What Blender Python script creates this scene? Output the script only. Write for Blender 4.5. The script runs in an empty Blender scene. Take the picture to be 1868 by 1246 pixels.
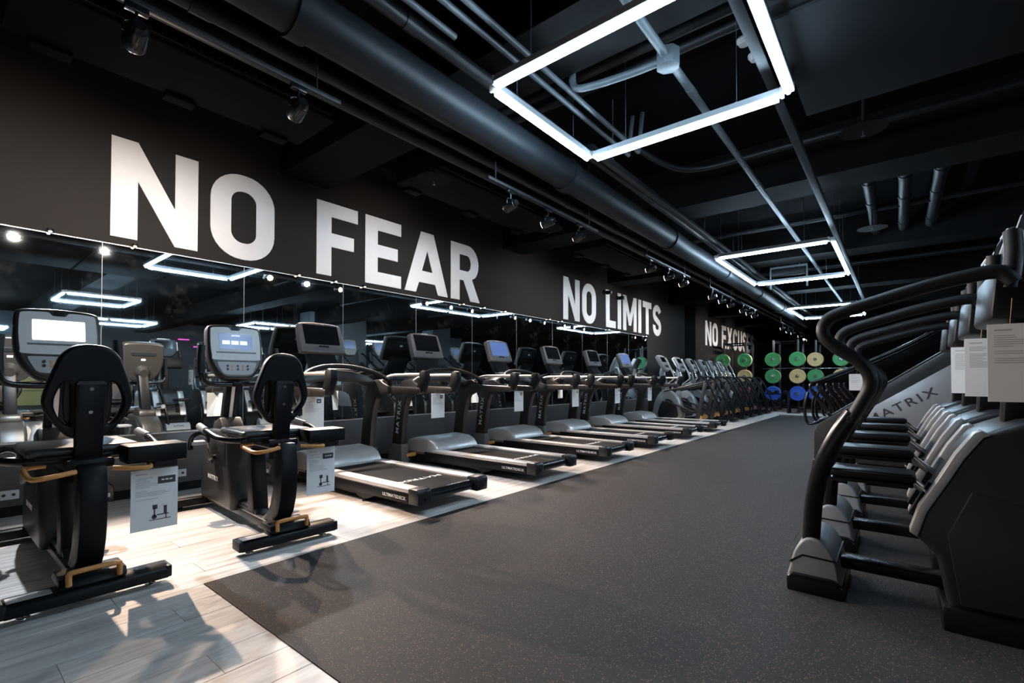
import bpy, bmesh, math, random
from mathutils import Matrix, Vector
random.seed(7)
scene = bpy.context.scene
COL = scene.collection
R = math.radians

# ------------------------------------------------------------------ camera
CAM_H = 1.10
cam_d = bpy.data.cameras.new('camera')
cam_d.sensor_width = 36.0
cam_d.lens = 870.0 / 1868.0 * 36.0
cam_d.shift_y = 0.0300
cam_d.clip_start = 0.02
cam = bpy.data.objects.new('camera', cam_d)
COL.objects.link(cam)
cam.location = (0, 0, CAM_H)
cam.rotation_euler = (R(91.0), 0, R(39.0))
scene.camera = cam

# ------------------------------------------------------------------ world, exposure
world = bpy.data.worlds.new('world')
scene.world = world
world.use_nodes = True
world.node_tree.nodes['Background'].inputs[0].default_value = (0.5, 0.6, 0.7, 1)
world.node_tree.nodes['Background'].inputs[1].default_value = 0.0
scene.view_settings.view_transform = 'Standard'
scene.view_settings.look = 'None'
scene.view_settings.gamma = 1.0
scene.view_settings.use_curve_mapping = False
scene.view_settings.exposure = 0.8
TUBE_STRENGTH = 68.0
BOUNCE_LAMP_POWER = 175.0
SPOT_POWER = 62.0

# ------------------------------------------------------------------ materials
def new_mat(name):
    m = bpy.data.materials.new(name)
    m.use_nodes = True
    nt = m.node_tree
    b = nt.nodes['Principled BSDF']
    return m, nt, b

def mat(name, col, rough=0.45, metal=0.0, var=0.12, scale=9.0, emit=None, es=0.0, spec=None, coat=0.0):
    m, nt, b = new_mat(name)
    tc = nt.nodes.new('ShaderNodeTexCoord')
    nz = nt.nodes.new('ShaderNodeTexNoise')
    nz.inputs['Scale'].default_value = scale
    nz.inputs['Detail'].default_value = 4
    nt.links.new(tc.outputs['Object'], nz.inputs['Vector'])
    mr = nt.nodes.new('ShaderNodeMapRange')
    mr.inputs['To Min'].default_value = 1 - var
    mr.inputs['To Max'].default_value = 1 + var
    nt.links.new(nz.outputs['Fac'], mr.inputs['Value'])
    mx = nt.nodes.new('ShaderNodeVectorMath'); mx.operation = 'SCALE'
    mx.inputs[0].default_value = col
    nt.links.new(mr.outputs['Result'], mx.inputs['Scale'])
    nt.links.new(mx.outputs['Vector'], b.inputs['Base Color'])
    b.inputs['Roughness'].default_value = rough
    b.inputs['Metallic'].default_value = metal
    if spec is not None:
        b.inputs['Specular IOR Level'].default_value = spec
    if coat:
        b.inputs['Coat Weight'].default_value = coat
        b.inputs['Coat Roughness'].default_value = 0.15
    if emit:
        b.inputs['Emission Color'].default_value = (*emit, 1)
        b.inputs['Emission Strength'].default_value = es
    return m

M = {}
M['black'] = mat('black_plastic', (0.005, 0.0055, 0.007), 0.42, spec=0.22)
M['black_soft'] = mat('black_soft_foam', (0.007, 0.0075, 0.009), 0.5, spec=0.3)
M['black_gloss'] = mat('black_gloss_metal', (0.006, 0.0065, 0.008), 0.24, 0.0, spec=0.4)
M['charcoal'] = mat('charcoal_plastic', (0.014, 0.015, 0.0175), 0.38, spec=0.4)
M['graphite'] = mat('graphite_paint', (0.035, 0.0345, 0.035), 0.38, 0.2)
M['bronze'] = mat('bronze_grey_paint', (0.034, 0.030, 0.028), 0.36, 0.15)
M['grey'] = mat('grey_plastic', (0.12, 0.118, 0.116), 0.42)
M['bezel'] = mat('console_bezel', (0.14, 0.13, 0.125), 0.40)
M['housing'] = mat('lamp_housing_white', (0.22, 0.23, 0.24), 0.45)
M['face'] = mat('console_face_grey', (0.62, 0.60, 0.585), 0.35)
M['lightgrey'] = mat('light_grey_plastic', (0.38, 0.375, 0.375), 0.40)
M['silver'] = mat('silver_paint', (0.40, 0.395, 0.395), 0.34, 0.5)
M['alu'] = mat('brushed_aluminium', (0.70, 0.66, 0.64), 0.36, 0.45)
M['chrome'] = mat('chrome', (0.75, 0.76, 0.78), 0.15, 1.0, 0.03)
M['orange'] = mat('orange_rubber', (0.62, 0.27, 0.07), 0.45)
M['belt'] = mat('belt_rubber', (0.009, 0.009, 0.010), 0.75, scale=60, spec=0.12)
M['white'] = mat('white_paint', (0.78, 0.77, 0.76), 0.55, var=0.04)
M['print'] = mat('white_print', (0.72, 0.71, 0.70), 0.5, var=0.03)
M['darkprint'] = mat('dark_print', (0.05, 0.05, 0.055), 0.5)
M['midprint'] = mat('grey_print', (0.36, 0.36, 0.37), 0.6)
M['paper'] = mat('paper', (0.84, 0.83, 0.82), 0.5, var=0.03)
M['string'] = mat('string', (0.45, 0.28, 0.12), 0.8)
M['screen'] = mat('screen_off', (0.008, 0.009, 0.011), 0.12)
M['screen_glare'] = mat('screen_glare', (0.5, 0.5, 0.5), 0.2, emit=(0.93, 0.95, 1.0), es=1.1)  # emission stands in for a white reflection on the screen
M['screen_blue'] = mat('screen_blue', (0.05, 0.07, 0.15), 0.2, emit=(0.13, 0.22, 0.55), es=0.40)
M['screen_navy'] = mat('screen_navy', (0.03, 0.04, 0.09), 0.2, emit=(0.10, 0.15, 0.30), es=0.55)
M['screen_icon'] = mat('screen_icon', (0.5, 0.5, 0.5), 0.3, emit=(0.75, 0.85, 1.0), es=0.7)
M['wallpaint'] = mat('charcoal_wall_paint', (0.026, 0.0235, 0.022), 0.7, var=0.10, scale=1.2, spec=0.1)
M['wallpanel'] = mat('grey_wall_panel', (0.10, 0.097, 0.098), 0.30, var=0.08, scale=1.0)
M['farwall'] = mat('blue_grey_wall_paint', (0.075, 0.095, 0.105), 0.6, var=0.15, scale=0.8)
M['ceil'] = mat('black_ceiling_paint', (0.0027, 0.0032, 0.0042), 0.85, var=0.2, scale=1.5, spec=0.1)
M['pipe'] = mat('dark_pipe_paint', (0.012, 0.0135, 0.0155), 0.45, spec=0.35)
M['conduit'] = mat('grey_conduit', (0.075, 0.088, 0.098), 0.45)
M['duct'] = mat('dark_duct_metal', (0.012, 0.0145, 0.0175), 0.5, spec=0.28)
M['unit'] = mat('dark_air_unit', (0.006, 0.0058, 0.0058), 0.8, spec=0.1)
M['yellow'] = mat('yellow_panel_paint', (0.62, 0.47, 0.16), 0.55)
M['concrete'] = mat('grey_column_paint', (0.20, 0.23, 0.25), 0.65, scale=2)
M['plate_green'] = mat('green_rubber', (0.06, 0.30, 0.09), 0.5)
M['plate_yellow'] = mat('tan_rubber', (0.66, 0.44, 0.19), 0.5)
M['plate_blue'] = mat('blue_rubber', (0.03, 0.10, 0.50), 0.5)
M['plate_red'] = mat('red_rubber', (0.55, 0.06, 0.05), 0.5)
M['tube_cool'] = mat('tube_glow', (0.8, 0.8, 0.8), 0.4, emit=(0.56, 0.79, 1.0), es=TUBE_STRENGTH)
M['lens_warm'] = mat('lamp_glow_warm', (0.8, 0.8, 0.8), 0.4, emit=(1.0, 0.66, 0.38), es=9)
M['lens_cool'] = mat('lamp_glow_cool', (0.8, 0.8, 0.8), 0.4, emit=(0.80, 0.90, 1.0), es=9)
M['pink'] = mat('pink_glow', (0.5, 0.1, 0.4), 0.4, emit=(0.9, 0.08, 0.55), es=1.6)

def wood_mat():
    m, nt, b = new_mat('pale_oak_vinyl')
    N, L = nt.nodes.new, nt.links.new
    tc = N('ShaderNodeTexCoord'); oi = N('ShaderNodeObjectInfo')
    mp = N('ShaderNodeMapping'); mp.inputs['Scale'].default_value = (22, 1.4, 1)
    comb = N('ShaderNodeCombineXYZ')
    mul = N('ShaderNodeMath'); mul.operation = 'MULTIPLY'; mul.inputs[1].default_value = 37.0
    L(oi.outputs['Random'], mul.inputs[0])
    L(mul.outputs[0], comb.inputs[0]); L(mul.outputs[0], comb.inputs[1])
    add = N('ShaderNodeVectorMath'); L(tc.outputs['Object'], add.inputs[0]); L(comb.outputs[0], add.inputs[1])
    L(add.outputs[0], mp.inputs['Vector'])
    nz = N('ShaderNodeTexNoise'); nz.inputs['Scale'].default_value = 1.0; nz.inputs['Detail'].default_value = 7; nz.inputs['Roughness'].default_value = 0.6
    L(mp.outputs[0], nz.inputs['Vector'])
    cr = N('ShaderNodeValToRGB')
    e = cr.color_ramp.elements
    e[0].position = 0.30; e[0].color = (0.40, 0.345, 0.315, 1)
    e[1].position = 0.62; e[1].color = (0.72, 0.665, 0.625, 1)
    L(nz.outputs['Fac'], cr.inputs['Fac'])
    mr = N('ShaderNodeMapRange'); mr.inputs['To Min'].default_value = 0.84; mr.inputs['To Max'].default_value = 1.05
    L(oi.outputs['Random'], mr.inputs['Value'])
    sc = N('ShaderNodeVectorMath'); sc.operation = 'SCALE'
    L(cr.outputs['Color'], sc.inputs[0]); L(mr.outputs[0], sc.inputs['Scale'])
    L(sc.outputs[0], b.inputs['Base Color'])
    b.inputs['Roughness'].default_value = 0.48
    return m
M['wood'] = wood_mat()

def rubber_mat():
    m, nt, b = new_mat('flecked_rubber_floor')
    N, L = nt.nodes.new, nt.links.new
    tc = N('ShaderNodeTexCoord')
    v = N('ShaderNodeTexVoronoi'); v.inputs['Scale'].default_value = 140.0
    L(tc.outputs['Object'], v.inputs['Vector'])
    sep = N('ShaderNodeSeparateColor'); L(v.outputs['Color'], sep.inputs[0])
    gt = N('ShaderNodeMath'); gt.operation = 'GREATER_THAN'; gt.inputs[1].default_value = 0.84
    L(sep.outputs[0], gt.inputs[0])
    lt = N('ShaderNodeMath'); lt.operation = 'LESS_THAN'; lt.inputs[1].default_value = 0.36
    L(v.outputs['Distance'], lt.inputs[0])
    an = N('ShaderNodeMath'); an.operation = 'MULTIPLY'; L(gt.outputs[0], an.inputs[0]); L(lt.outputs[0], an.inputs[1])
    nz = N('ShaderNodeTexNoise'); nz.inputs['Scale'].default_value = 160; nz.inputs['Detail'].default_value = 3
    L(tc.outputs['Object'], nz.inputs['Vector'])
    cr = N('ShaderNodeValToRGB'); e = cr.color_ramp.elements
    e[0].position = 0.35; e[0].color = (0.017, 0.0155, 0.0155, 1); e[1].position = 0.68; e[1].color = (0.040, 0.0365, 0.036, 1)
    L(nz.outputs['Fac'], cr.inputs['Fac'])
    mx = N('ShaderNodeMix'); mx.data_type = 'RGBA'
    L(an.outputs[0], mx.inputs[0]); L(cr.outputs['Color'], mx.inputs[6]); mx.inputs[7].default_value = (0.20, 0.105, 0.07, 1)
    L(mx.outputs[2], b.inputs['Base Color'])
    b.inputs['Roughness'].default_value = 0.72
    b.inputs['Specular IOR Level'].default_value = 0.25
    bp = N('ShaderNodeBump'); bp.inputs['Strength'].default_value = 0.25; bp.inputs['Distance'].default_value = 0.002
    L(nz.outputs['Fac'], bp.inputs['Height']); L(bp.outputs[0], b.inputs['Normal'])
    return m
M['rubber'] = rubber_mat()

def mirror_mat():
    m, nt, b = new_mat('dusty_mirror')
    N, L = nt.nodes.new, nt.links.new
    b.inputs['Metallic'].default_value = 1.0
    b.inputs['Base Color'].default_value = (0.56, 0.65, 0.69, 1)
    b.inputs['Roughness'].default_value = 0.015
    df = N('ShaderNodeBsdfDiffuse'); df.inputs['Color'].default_value = (0.7, 0.66, 0.62, 1)
    tc = N('ShaderNodeTexCoord')
    nz = N('ShaderNodeTexNoise'); nz.inputs['Scale'].default_value = 2.6; nz.inputs['Detail'].default_value = 9; nz.inputs['Roughness'].default_value = 0.72
    L(tc.outputs['Object'], nz.inputs['Vector'])
    mr = N('ShaderNodeMapRange'); mr.inputs['From Min'].default_value = 0.56; mr.inputs['From Max'].default_value = 0.78
    mr.inputs['To Min'].default_value = 0.002; mr.inputs['To Max'].default_value = 0.05
    L(nz.outputs['Fac'], mr.inputs['Value'])
    mx = N('ShaderNodeMixShader')
    L(mr.outputs[0], mx.inputs[0]); L(b.outputs[0], mx.inputs[1]); L(df.outputs[0], mx.inputs[2])
    L(mx.outputs[0], nt.nodes['Material Output'].inputs['Surface'])
    return m
M['mirror'] = mirror_mat()

# ------------------------------------------------------------------ mesh helpers
class MB:
    """collects shapes into one bmesh; M is an optional transform for what follows"""
    def __init__(s, T=None):
        s.bm = bmesh.new(); s.T = T or Matrix.Identity(4)
    def _add(s, tmp):
        tmp.transform(s.T)
        me = bpy.data.meshes.new('t'); tmp.to_mesh(me); tmp.free()
        s.bm.from_mesh(me); bpy.data.meshes.remove(me)
        return s
    def box(s, x0, x1, y0, y1, z0, z1, bev=0.0, seg=2, rot=None):
        t = bmesh.new()
        bmesh.ops.create_cube(t, size=1)
        cx, cy, cz = (x0+x1)/2, (y0+y1)/2, (z0+z1)/2
        bmesh.ops.scale(t, vec=(abs(x1-x0), abs(y1-y0), abs(z1-z0)), verts=t.verts)
        if bev > 0:
            bmesh.ops.bevel(t, geom=t.edges[:], offset=bev, segments=seg, profile=0.5, affect='EDGES', clamp_overlap=True)
        if rot is not None:
            bmesh.ops.transform(t, matrix=rot, verts=t.verts)
        bmesh.ops.translate(t, vec=(cx, cy, cz), verts=t.verts)
        return s._add(t)
    def prism(s, poly, y0, y1, bev=0.0, seg=2, plane='xz'):
        t = bmesh.new()
        def P(a, b, c):
            return (a, c, b) if plane == 'xz' else ((c, a, b) if plane == 'yz' else (a, b, c))
        v0 = [t.verts.new(P(a, b, y0)) for a, b in poly]
        v1 = [t.verts.new(P(a, b, y1)) for a, b in poly]
        n = len(poly)
        t.faces.new(v0); t.faces.new(v1[::-1])
        for i in range(n):
            t.faces.new((v0[i], v1[i], v1[(i+1) % n], v0[(i+1) % n]))
        bmesh.ops.recalc_face_normals(t, faces=t.faces)
        if bev > 0:
            es = [e for e in t.edges if len(e.link_faces) == 2 and e.calc_face_angle(0) > 0.6]
            bmesh.ops.bevel(t, geom=es, offset=bev, segments=seg, profile=0.5, affect='EDGES', clamp_overlap=True)
        return s._add(t)
    def cyl(s, p0, p1, r0, r1=None, n=16, bev=0.0):
        r1 = r0 if r1 is None else r1
        p0, p1 = Vector(p0), Vector(p1)
        d = p1 - p0
        t = bmesh.new()
        bmesh.ops.create_cone(t, cap_ends=True, segments=n, radius1=r0, radius2=r1, depth=d.length)
        if bev > 0:
            es = [e for e in t.edges if e.calc_face_angle(0) > 1.0]
            bmesh.ops.bevel(t, geom=es, offset=bev, segments=2, profile=0.5, affect='EDGES', clamp_overlap=True)
        q = d.to_track_quat('Z', 'Y').to_matrix().to_4x4()
        t.transform(Matrix.Translation((p0+p1)/2) @ q)
        return s._add(t)
    def ball(s, c, r, sx=1, sy=1, sz=1, n=16):
        t = bmesh.new()
        bmesh.ops.create_uvsphere(t, u_segments=n, v_segments=max(6, n//2), radius=r)
        bmesh.ops.scale(t, vec=(sx, sy, sz), verts=t.verts)
        bmesh.ops.translate(t, vec=c, verts=t.verts)
        return s._add(t)
    def tube(s, pts, r, n=10, smooth=4, closed=False, flat=1.0):
        pts = [Vector(p) for p in pts]
        if smooth > 1 and len(pts) > 2:
            out = []
            m = len(pts)
            rng = range(m) if closed else range(m-1)
            for i in rng:
                g = lambda k: pts[k % m] if closed else pts[min(max(k, 0), m-1)]
                a, b, c, d = g(i-1), g(i), g(i+1), g(i+2)
                for j in range(smooth):
                    u = j/smooth
                    out.append(0.5*((2*b) + (-a+c)*u + (2*a-5*b+4*c-d)*u*u + (-a+3*b-3*c+d)*u**3))
            if not closed: out.append(pts[-1])
            pts = out
        t = bmesh.new()
        m = len(pts)
        rings = []
        up = None
        for i in range(m):
            if closed: tan = pts[(i+1) % m] - pts[i-1]
            else: tan = pts[min(i+1, m-1)] - pts[max(i-1, 0)]
            tan.normalize()
            if up is None:
                up = Vector((0, 0, 1)) if abs(tan.z) < 0.9 else Vector((1, 0, 0))
            side = tan.cross(up).normalized()
            up = side.cross(tan).normalized()
            rr = r[min(i, len(r)-1)] if isinstance(r, (list, tuple)) else r
            rings.append([t.verts.new(pts[i] + side*(math.cos(2*math.pi*k/n)*rr*flat) + up*(math.sin(2*math.pi*k/n)*rr)) for k in range(n)])
        for i in range(m if closed else m-1):
            A, B = rings[i], rings[(i+1) % m]
            for k in range(n):
                t.faces.new((A[k], A[(k+1) % n], B[(k+1) % n], B[k]))
        if not closed:
            t.faces.new(rings[0][::-1]); t.faces.new(rings[-1])
        bmesh.ops.recalc_face_normals(t, faces=t.faces)
        return s._add(t)
    def lathe(s, prof, c, axis='z', n=24):
        t = bmesh.new()
        rings = []
        for (r, h) in prof:
            ring = []
            for k in range(n):
                a = 2*math.pi*k/n
                x, y = r*math.cos(a), r*math.sin(a)
                p = (x, y, h) if axis == 'z' else ((h, x, y) if axis == 'x' else (x, h, y))
                ring.append(t.verts.new((p[0]+c[0], p[1]+c[1], p[2]+c[2])))
            rings.append(ring)
        for i in range(len(rings)-1):
            for k in range(n):
                t.faces.new((rings[i][k], rings[i][(k+1) % n], rings[i+1][(k+1) % n], rings[i+1][k]))
        t.faces.new(rings[0][::-1]); t.faces.new(rings[-1])
        bmesh.ops.recalc_face_normals(t, faces=t.faces)
        return s._add(t)
    def mesh(s, me, T):
        t = bmesh.new(); t.from_mesh(me); t.transform(T)
        return s._add(t)
    def build(s, name, m, parent=None, smooth=True):
        me = bpy.data.meshes.new(name)
        s.bm.to_mesh(me); s.bm.free()
        if smooth:
            me.polygons.foreach_set('use_smooth', [True]*len(me.polygons))
            me.set_sharp_from_angle(angle=R(38))
        me.materials.append(M[m] if isinstance(m, str) else m)
        o = bpy.data.objects.new(name, me)
        COL.objects.link(o)
        o.parent = parent
        return o

def frame(loc, right, up):
    """matrix that maps local x,y,z to right, up, normal at loc"""
    r = Vector(right).normalized(); u = Vector(up).normalized(); n = r.cross(u).normalized()
    u = n.cross(r)
    return Matrix(((r.x, u.x, n.x, loc[0]), (r.y, u.y, n.y, loc[1]), (r.z, u.z, n.z, loc[2]), (0, 0, 0, 1)))

_plates = {}
def plate_mesh(outlines, thick, bev=0.0):
    key = (tuple(tuple(o) for o in outlines), thick, bev)
    if key not in _plates:
        c = bpy.data.curves.new('p', 'CURVE'); c.dimensions = '2D'; c.fill_mode = 'BOTH'
        c.extrude = max(thick/2-bev, 0.0001); c.bevel_depth = bev; c.bevel_resolution = 2; c.offset = -bev
        for pts in outlines:
            sp = c.splines.new('POLY'); sp.points.add(len(pts)-1); sp.use_cyclic_u = True
            for p, q in zip(sp.points, pts): p.co = (q[0], q[1], 0, 1)
        o = bpy.data.objects.new('p', c)
        me = bpy.data.meshes.new_from_object(o)
        bpy.data.objects.remove(o); bpy.data.curves.remove(c)
        _plates[key] = me
    return _plates[key]

_texts = {}
def text_mesh(s, size, bold=0.012, spacing=1.0, extrude=0.0008):
    key = (s, size, bold, spacing)
    if key not in _texts:
        c = bpy.data.curves.new('t', 'FONT'); c.body = s; c.size = size; c.extrude = extrude
        c.offset = bold*size; c.space_character = spacing; c.align_x = 'CENTER'; c.align_y = 'CENTER'; c.resolution_u = 3
        o = bpy.data.objects.new('t', c)
        me = bpy.data.meshes.new_from_object(o)
        bpy.data.objects.remove(o); bpy.data.curves.remove(c)
        _texts[key] = me
    return _texts[key]

def text(parent, s, size, loc, right, up, m='print', name='lettering', spacing=1.0, stretch=1.0, T=None):
    mb = MB(T)
    mb.mesh(text_mesh(s, size, spacing=spacing), frame(loc, right, up) @ Matrix.Diagonal((stretch, 1, 1, 1)))
    return mb.build(name, m, parent, smooth=False)

def smooth_outline(pts, k=4):
    """closed Catmull-Rom through 2d points"""
    n = len(pts); out = []
    for i in range(n):
        a, b, c, d = (Vector((*pts[j % n], 0)) for j in (i-1, i, i+1, i+2))
        for j in range(k):
            u = j/k
            p = 0.5*((2*b) + (-a+c)*u + (2*a-5*b+4*c-d)*u*u + (-a+3*b-3*c+d)*u**3)
            out.append((round(p.x, 5), round(p.y, 5)))
    return out
def mirror_half(h):
    """right half listed from bottom to top -> full closed outline"""
    return h + [(-x, y) for x, y in reversed(h) if abs(x) > 1e-6]
def rrect(w, h, r, k=5, cx=0, cy=0):
    out = []
    for sx, sy, a0 in ((1, 1, 0), (-1, 1, 90), (-1, -1, 180), (1, -1, 270)):
        for i in range(k+1):
            a = R(a0 + 90*i/k)
            out.append((cx + sx*(w/2-r) + r*math.cos(a), cy + sy*(h/2-r) + r*math.sin(a)))
    return out

# ------------------------------------------------------------------ object helpers
def thing(name, label, cat, loc=(0, 0, 0), rz=0.0, group=None):
    o = bpy.data.objects.new(name, None)
    o.empty_display_size = 0.1
    COL.objects.link(o)
    o.location = loc; o.rotation_euler = (0, 0, R(rz))
    return tag(o, label, cat, group)
def tag(o, label, cat, group=None):
    o['label'] = label; o['category'] = cat
    if group: o['group'] = group
    return o
def struct(o, label=None):
    o['kind'] = 'structure'
    if label: o['label'] = label
    return o
def dup(root, loc, rz=None, label=None, skip=()):
    def cp(o, parent):
        c = o.copy(); COL.objects.link(c); c.parent = parent
        for ch in kids.get(o.name, ()):
            if ch.name.split('.')[0] not in skip: cp(ch, c)
        return c
    r = cp(root, None)
    r.location = loc
    if rz is not None: r.rotation_euler = (0, 0, R(rz))
    if label: r['label'] = label
    return r
kids = {}
def index_children():
    kids.clear()
    for o in bpy.data.objects:
        if o.parent: kids.setdefault(o.parent.name, []).append(o)

# ================================================================== THE SETTING
XW = -5.60            # mirror wall
YB, YE, XR, ZC = -5.0, 32.0, 18.5, 4.10
XRUB, YRUB = -2.93, 0.97

floor = struct(MB().box(XW, XR, YB, YE, -0.10, -0.012).build('floor', 'charcoal'), 'pale oak vinyl plank floor along the mirror wall')
# far strip of the plank floor, too distant to tell the planks apart
far = MB().box(XW, XRUB, 10.0, 19.0, -0.012, 0.0).build('far_planks', 'wood', floor); far['kind'] = 'stuff'
bk = MB().box(-0.1, XR, YB, YRUB, -0.012, 0.0).build('side_planks', 'wood', floor); bk['kind'] = 'stuff'
pw, pl = 0.19, 1.25
pm = None
def plank(x, y0, ln=None):
    global pm
    if pm is None:
        t = MB().box(-pw/2+0.0008, pw/2-0.0008, -pl/2+0.0008, pl/2-0.0008, -0.012, 0.0, bev=0.0012, seg=1).build('plank', 'wood', floor)
        pm = t.data; o = t
    else:
        o = bpy.data.objects.new('plank', pm); COL.objects.link(o); o.parent = floor
    o.location = (x, y0 + pl/2, 0)
    if ln is not None:
        o.scale.y = ln/pl; o.location.y = y0 + ln/2
ncol = int((XRUB - XW)/pw)
pwx = (XRUB - XW)/ncol
for i in range(ncol):
    x = XW + pwx*(i+0.5)
    y = -1.3 - (i*0.43 % pl)
    while y < 10.0 - 1e-3:
        ln = min(pl, 10.0 - y)
        if ln > 0.05: plank(x, y, ln)
        y += pl
i = 0
x = XRUB + pwx/2
while x < -0.15:
    y = -1.3 - (i*0.43 % pl)
    while y < YRUB - 1e-3:
        ln = min(pl, YRUB - y)
        if ln > 0.05: plank(x, y, ln)
        y += pl
    x += pwx; i += 1
rub = MB().box(XRUB, XR, YRUB, YE, -0.012, 0.004).box(XW, XRUB, 19.0, YE, -0.012, 0.004).build('floor_rubber', 'rubber')
struct(rub, 'dark flecked rubber flooring of the aisle')
rub.data.transform(Matrix.Identity(4))

wl = MB()
wl.box(XW-0.2, XW, YB, 16.2, 0, ZC).box(XW-0.2, XW, 17.3, YE, 0, ZC).box(XW-0.9, XW-0.8, 16.0, 17.5, 0, ZC)
wl.box(XW-0.9, XW-0.2, 16.1, 16.2, 0, ZC).box(XW-0.9, XW-0.2, 17.3, 17.4, 0, ZC)
struct(wl.build('wall_left', 'wallpaint'), 'charcoal painted wall behind the mirror')
struct(MB().box(XW-0.9, XR+0.2, YE, YE+0.2, 0, ZC).build('wall_end', 'wallpaint'), 'dark wall at the end of the hall')
struct(MB().box(XR, XR+0.2, YB, YE, 0, ZC).build('wall_right', 'farwall'), 'dark far side wall seen in the mirror')
struct(MB().box(XW-0.9, XR+0.2, YB-0.2, YB, 0, ZC).build('wall_back', 'wallpaint'), 'dark wall behind the viewer')
ceil = struct(MB().box(XW-0.9, XR+0.2, YB-0.2, YE+0.2, ZC, ZC+0.2).build('ceiling', 'ceil'), 'black painted open ceiling')
for y in (-1.15, 2.9, 6.95, 11.0, 15.05, 19.1, 23.15, 27.2):
    MB().box(XW, XR, y-0.3, y+0.3, 3.52, ZC).build('beam', 'unit', ceil)
struct(MB().box(XW, XW+0.015, YB, 16.2, 0.0, 0.085).build('baseboard_left', 'black'), 'black skirting under the mirror')
struct(MB().box(XW, XW+0.03, -3.0, 13.07, 0.085, 0.585, bev=0.004).build('trim_1', 'wallpanel'), 'glossy grey panel below the mirror')
struct(MB().box(XW, XW+0.04, -3.0, 13.07, 0.585, 0.598).build('trim_2', 'alu'), 'thin metal ledge under the mirror')

# wall sockets
for (y, s) in ((0.445, 'leftmost'), (1.616, 'middle')):
    t = thing('wall_socket', f'white wall socket plate near the floor, {s} one of the pair' if s == 'leftmost' else 'white wall socket plate between the two exercise bikes', 'socket', (XW+0.03, y, 0.18), group='wall sockets')
    MB().box(0, 0.012, -0.06, 0.06, -0.037, 0.037, bev=0.004).build('plate', 'white', t)
    for dy in (-0.028, 0.028): MB().cyl((0.010, dy, 0), (0.014, dy, 0), 0.012, n=12).build('socket_hole', 'darkprint', t)

# mirror
mir = thing('wall_mirror', 'long wall mirror of tall glass panels above grey panelling', 'mirror', (XW, 0, 0))
MB().box(0.0, 0.006, -2.61, 13.06, 0.60, 2.35).build('backing', 'lightgrey', mir)
me0 = None
for k in range(-3, 10):
    y0 = 1.006 + 1.205*k
    if me0 is None:
        o = MB().box(0.006, 0.014, 0.0022, 1.2028, 0.60, 2.35).build('mirror_panel', 'mirror', mir, smooth=False); me0 = o.data
    else:
        o = bpy.data.objects.new('mirror_panel', me0); COL.objects.link(o); o.parent = mir
    o.location = (0, y0, 0)
MB().box(0.0, 0.020, -2.61, 13.06, 2.35, 2.357).build('edge_strip', 'alu', mir)
for k in range(-2, 10):
    y0 = 1.006 + 1.205*k
    MB().box(0.004, 0.0155, y0-0.0022, y0+0.0022, 0.60, 2.35).build('seam_glint', 'lightgrey', mir, smooth=False)  # pale strips imitate the light caught by the glass edges

# ------------------------------------------------------------------ wall lettering
def stroke(pts, w):
    L_, R_ = [], []
    n = len(pts)
    for i in range(n):
        a = Vector(pts[max(i-1, 0)]); b = Vector(pts[min(i+1, n-1)])
        d = (b-a).normalized(); nrm = Vector((-d.y, d.x))
        p = Vector(pts[i])
        L_.append(tuple(p + nrm*w/2)); R_.append(tuple(p - nrm*w/2))
    return L_ + R_[::-1]
def arc(cx, cy, rx, ry, a0, a1, k=14):
    return [(cx + rx*math.cos(R(a0+(a1-a0)*i/k)), cy + ry*math.sin(R(a0+(a1-a0)*i/k))) for i in range(k+1)]
H = 0.93; S = 0.20; Q = 0.175
def LN(w=0.70): return [[(0, 0), (S, 0), (S, 0.60*H), (w-S, 0), (w, 0), (w, H), (w-S, H), (w-S, 0.40*H), (S, H), (0, H)]], w
def LO(w=0.66):
    def ring(o, r, wv=None):
        W, Hh = w-2*o, H-2*o*0.9
        return rrect(W, Hh, r, 8, w/2, H/2)
    return [ring(0, 0.31), ring(S, 0.12)], w
def LF(w=0.58): return [[(0, 0), (S, 0), (S, 0.40*H), (w*0.9, 0.40*H), (w*0.9, 0.40*H+Q), (S, 0.40*H+Q), (S, H-Q), (w, H-Q), (w, H), (0, H)]], w
def LE(w=0.60): return [[(0, 0), (w, 0), (w, Q), (S, Q), (S, 0.41*H), (w*0.9, 0.41*H), (w*0.9, 0.41*H+Q), (S, 0.41*H+Q), (S, H-Q), (w, H-Q), (w, H), (0, H)]], w
def LA(w=0.86):
    return [[(0, 0), (0.21, 0), (0.27, 0.17*H), (w-0.27, 0.17*H), (w-0.21, 0), (w, 0), (w/2+0.125, H), (w/2-0.125, H)],
            [(0.325, 0.36*H), (w-0.325, 0.36*H), (w/2, 0.70*H)]], w
def LR(w=0.68):
    o = [(0, 0), (S, 0), (S, 0.36*H), (0.29, 0.36*H), (w-0.225, 0), (w, 0), (0.49, 0.40*H)]
    o += arc(w-0.29, H-0.30, 0.26, 0.30, -45, 90, 12) + [(0, H)]
    h = [(S, 0.53*H), (w-0.30, 0.53*H)] + arc(w-0.30, 0.53*H+0.132, 0.085, 0.132, -90, 90, 8) + [(S, 0.53*H+0.264)]
    return [o, h], w
def LL(w=0.54): return [[(0, 0), (w, 0), (w, Q), (S, Q), (S, H), (0, H)]], w
def LI(w=S): return [[(0, 0), (S, 0), (S, H), (0, H)]], w
def LM(w=0.86): return [[(0, 0), (S, 0), (S, 0.58*H), (w/2-0.07, 0.16*H), (w/2+0.07, 0.16*H), (w-S, 0.58*H), (w-S, 0), (w, 0), (w, H), (w-S, H), (w/2, 0.47*H), (S, H), (0, H)]], w
def LT(w=0.62): return [[(w/2-S/2, 0), (w/2+S/2, 0), (w/2+S/2, H-Q), (w, H-Q), (w, H), (0, H), (0, H-Q), (w/2-S/2, H-Q)]], w
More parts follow.
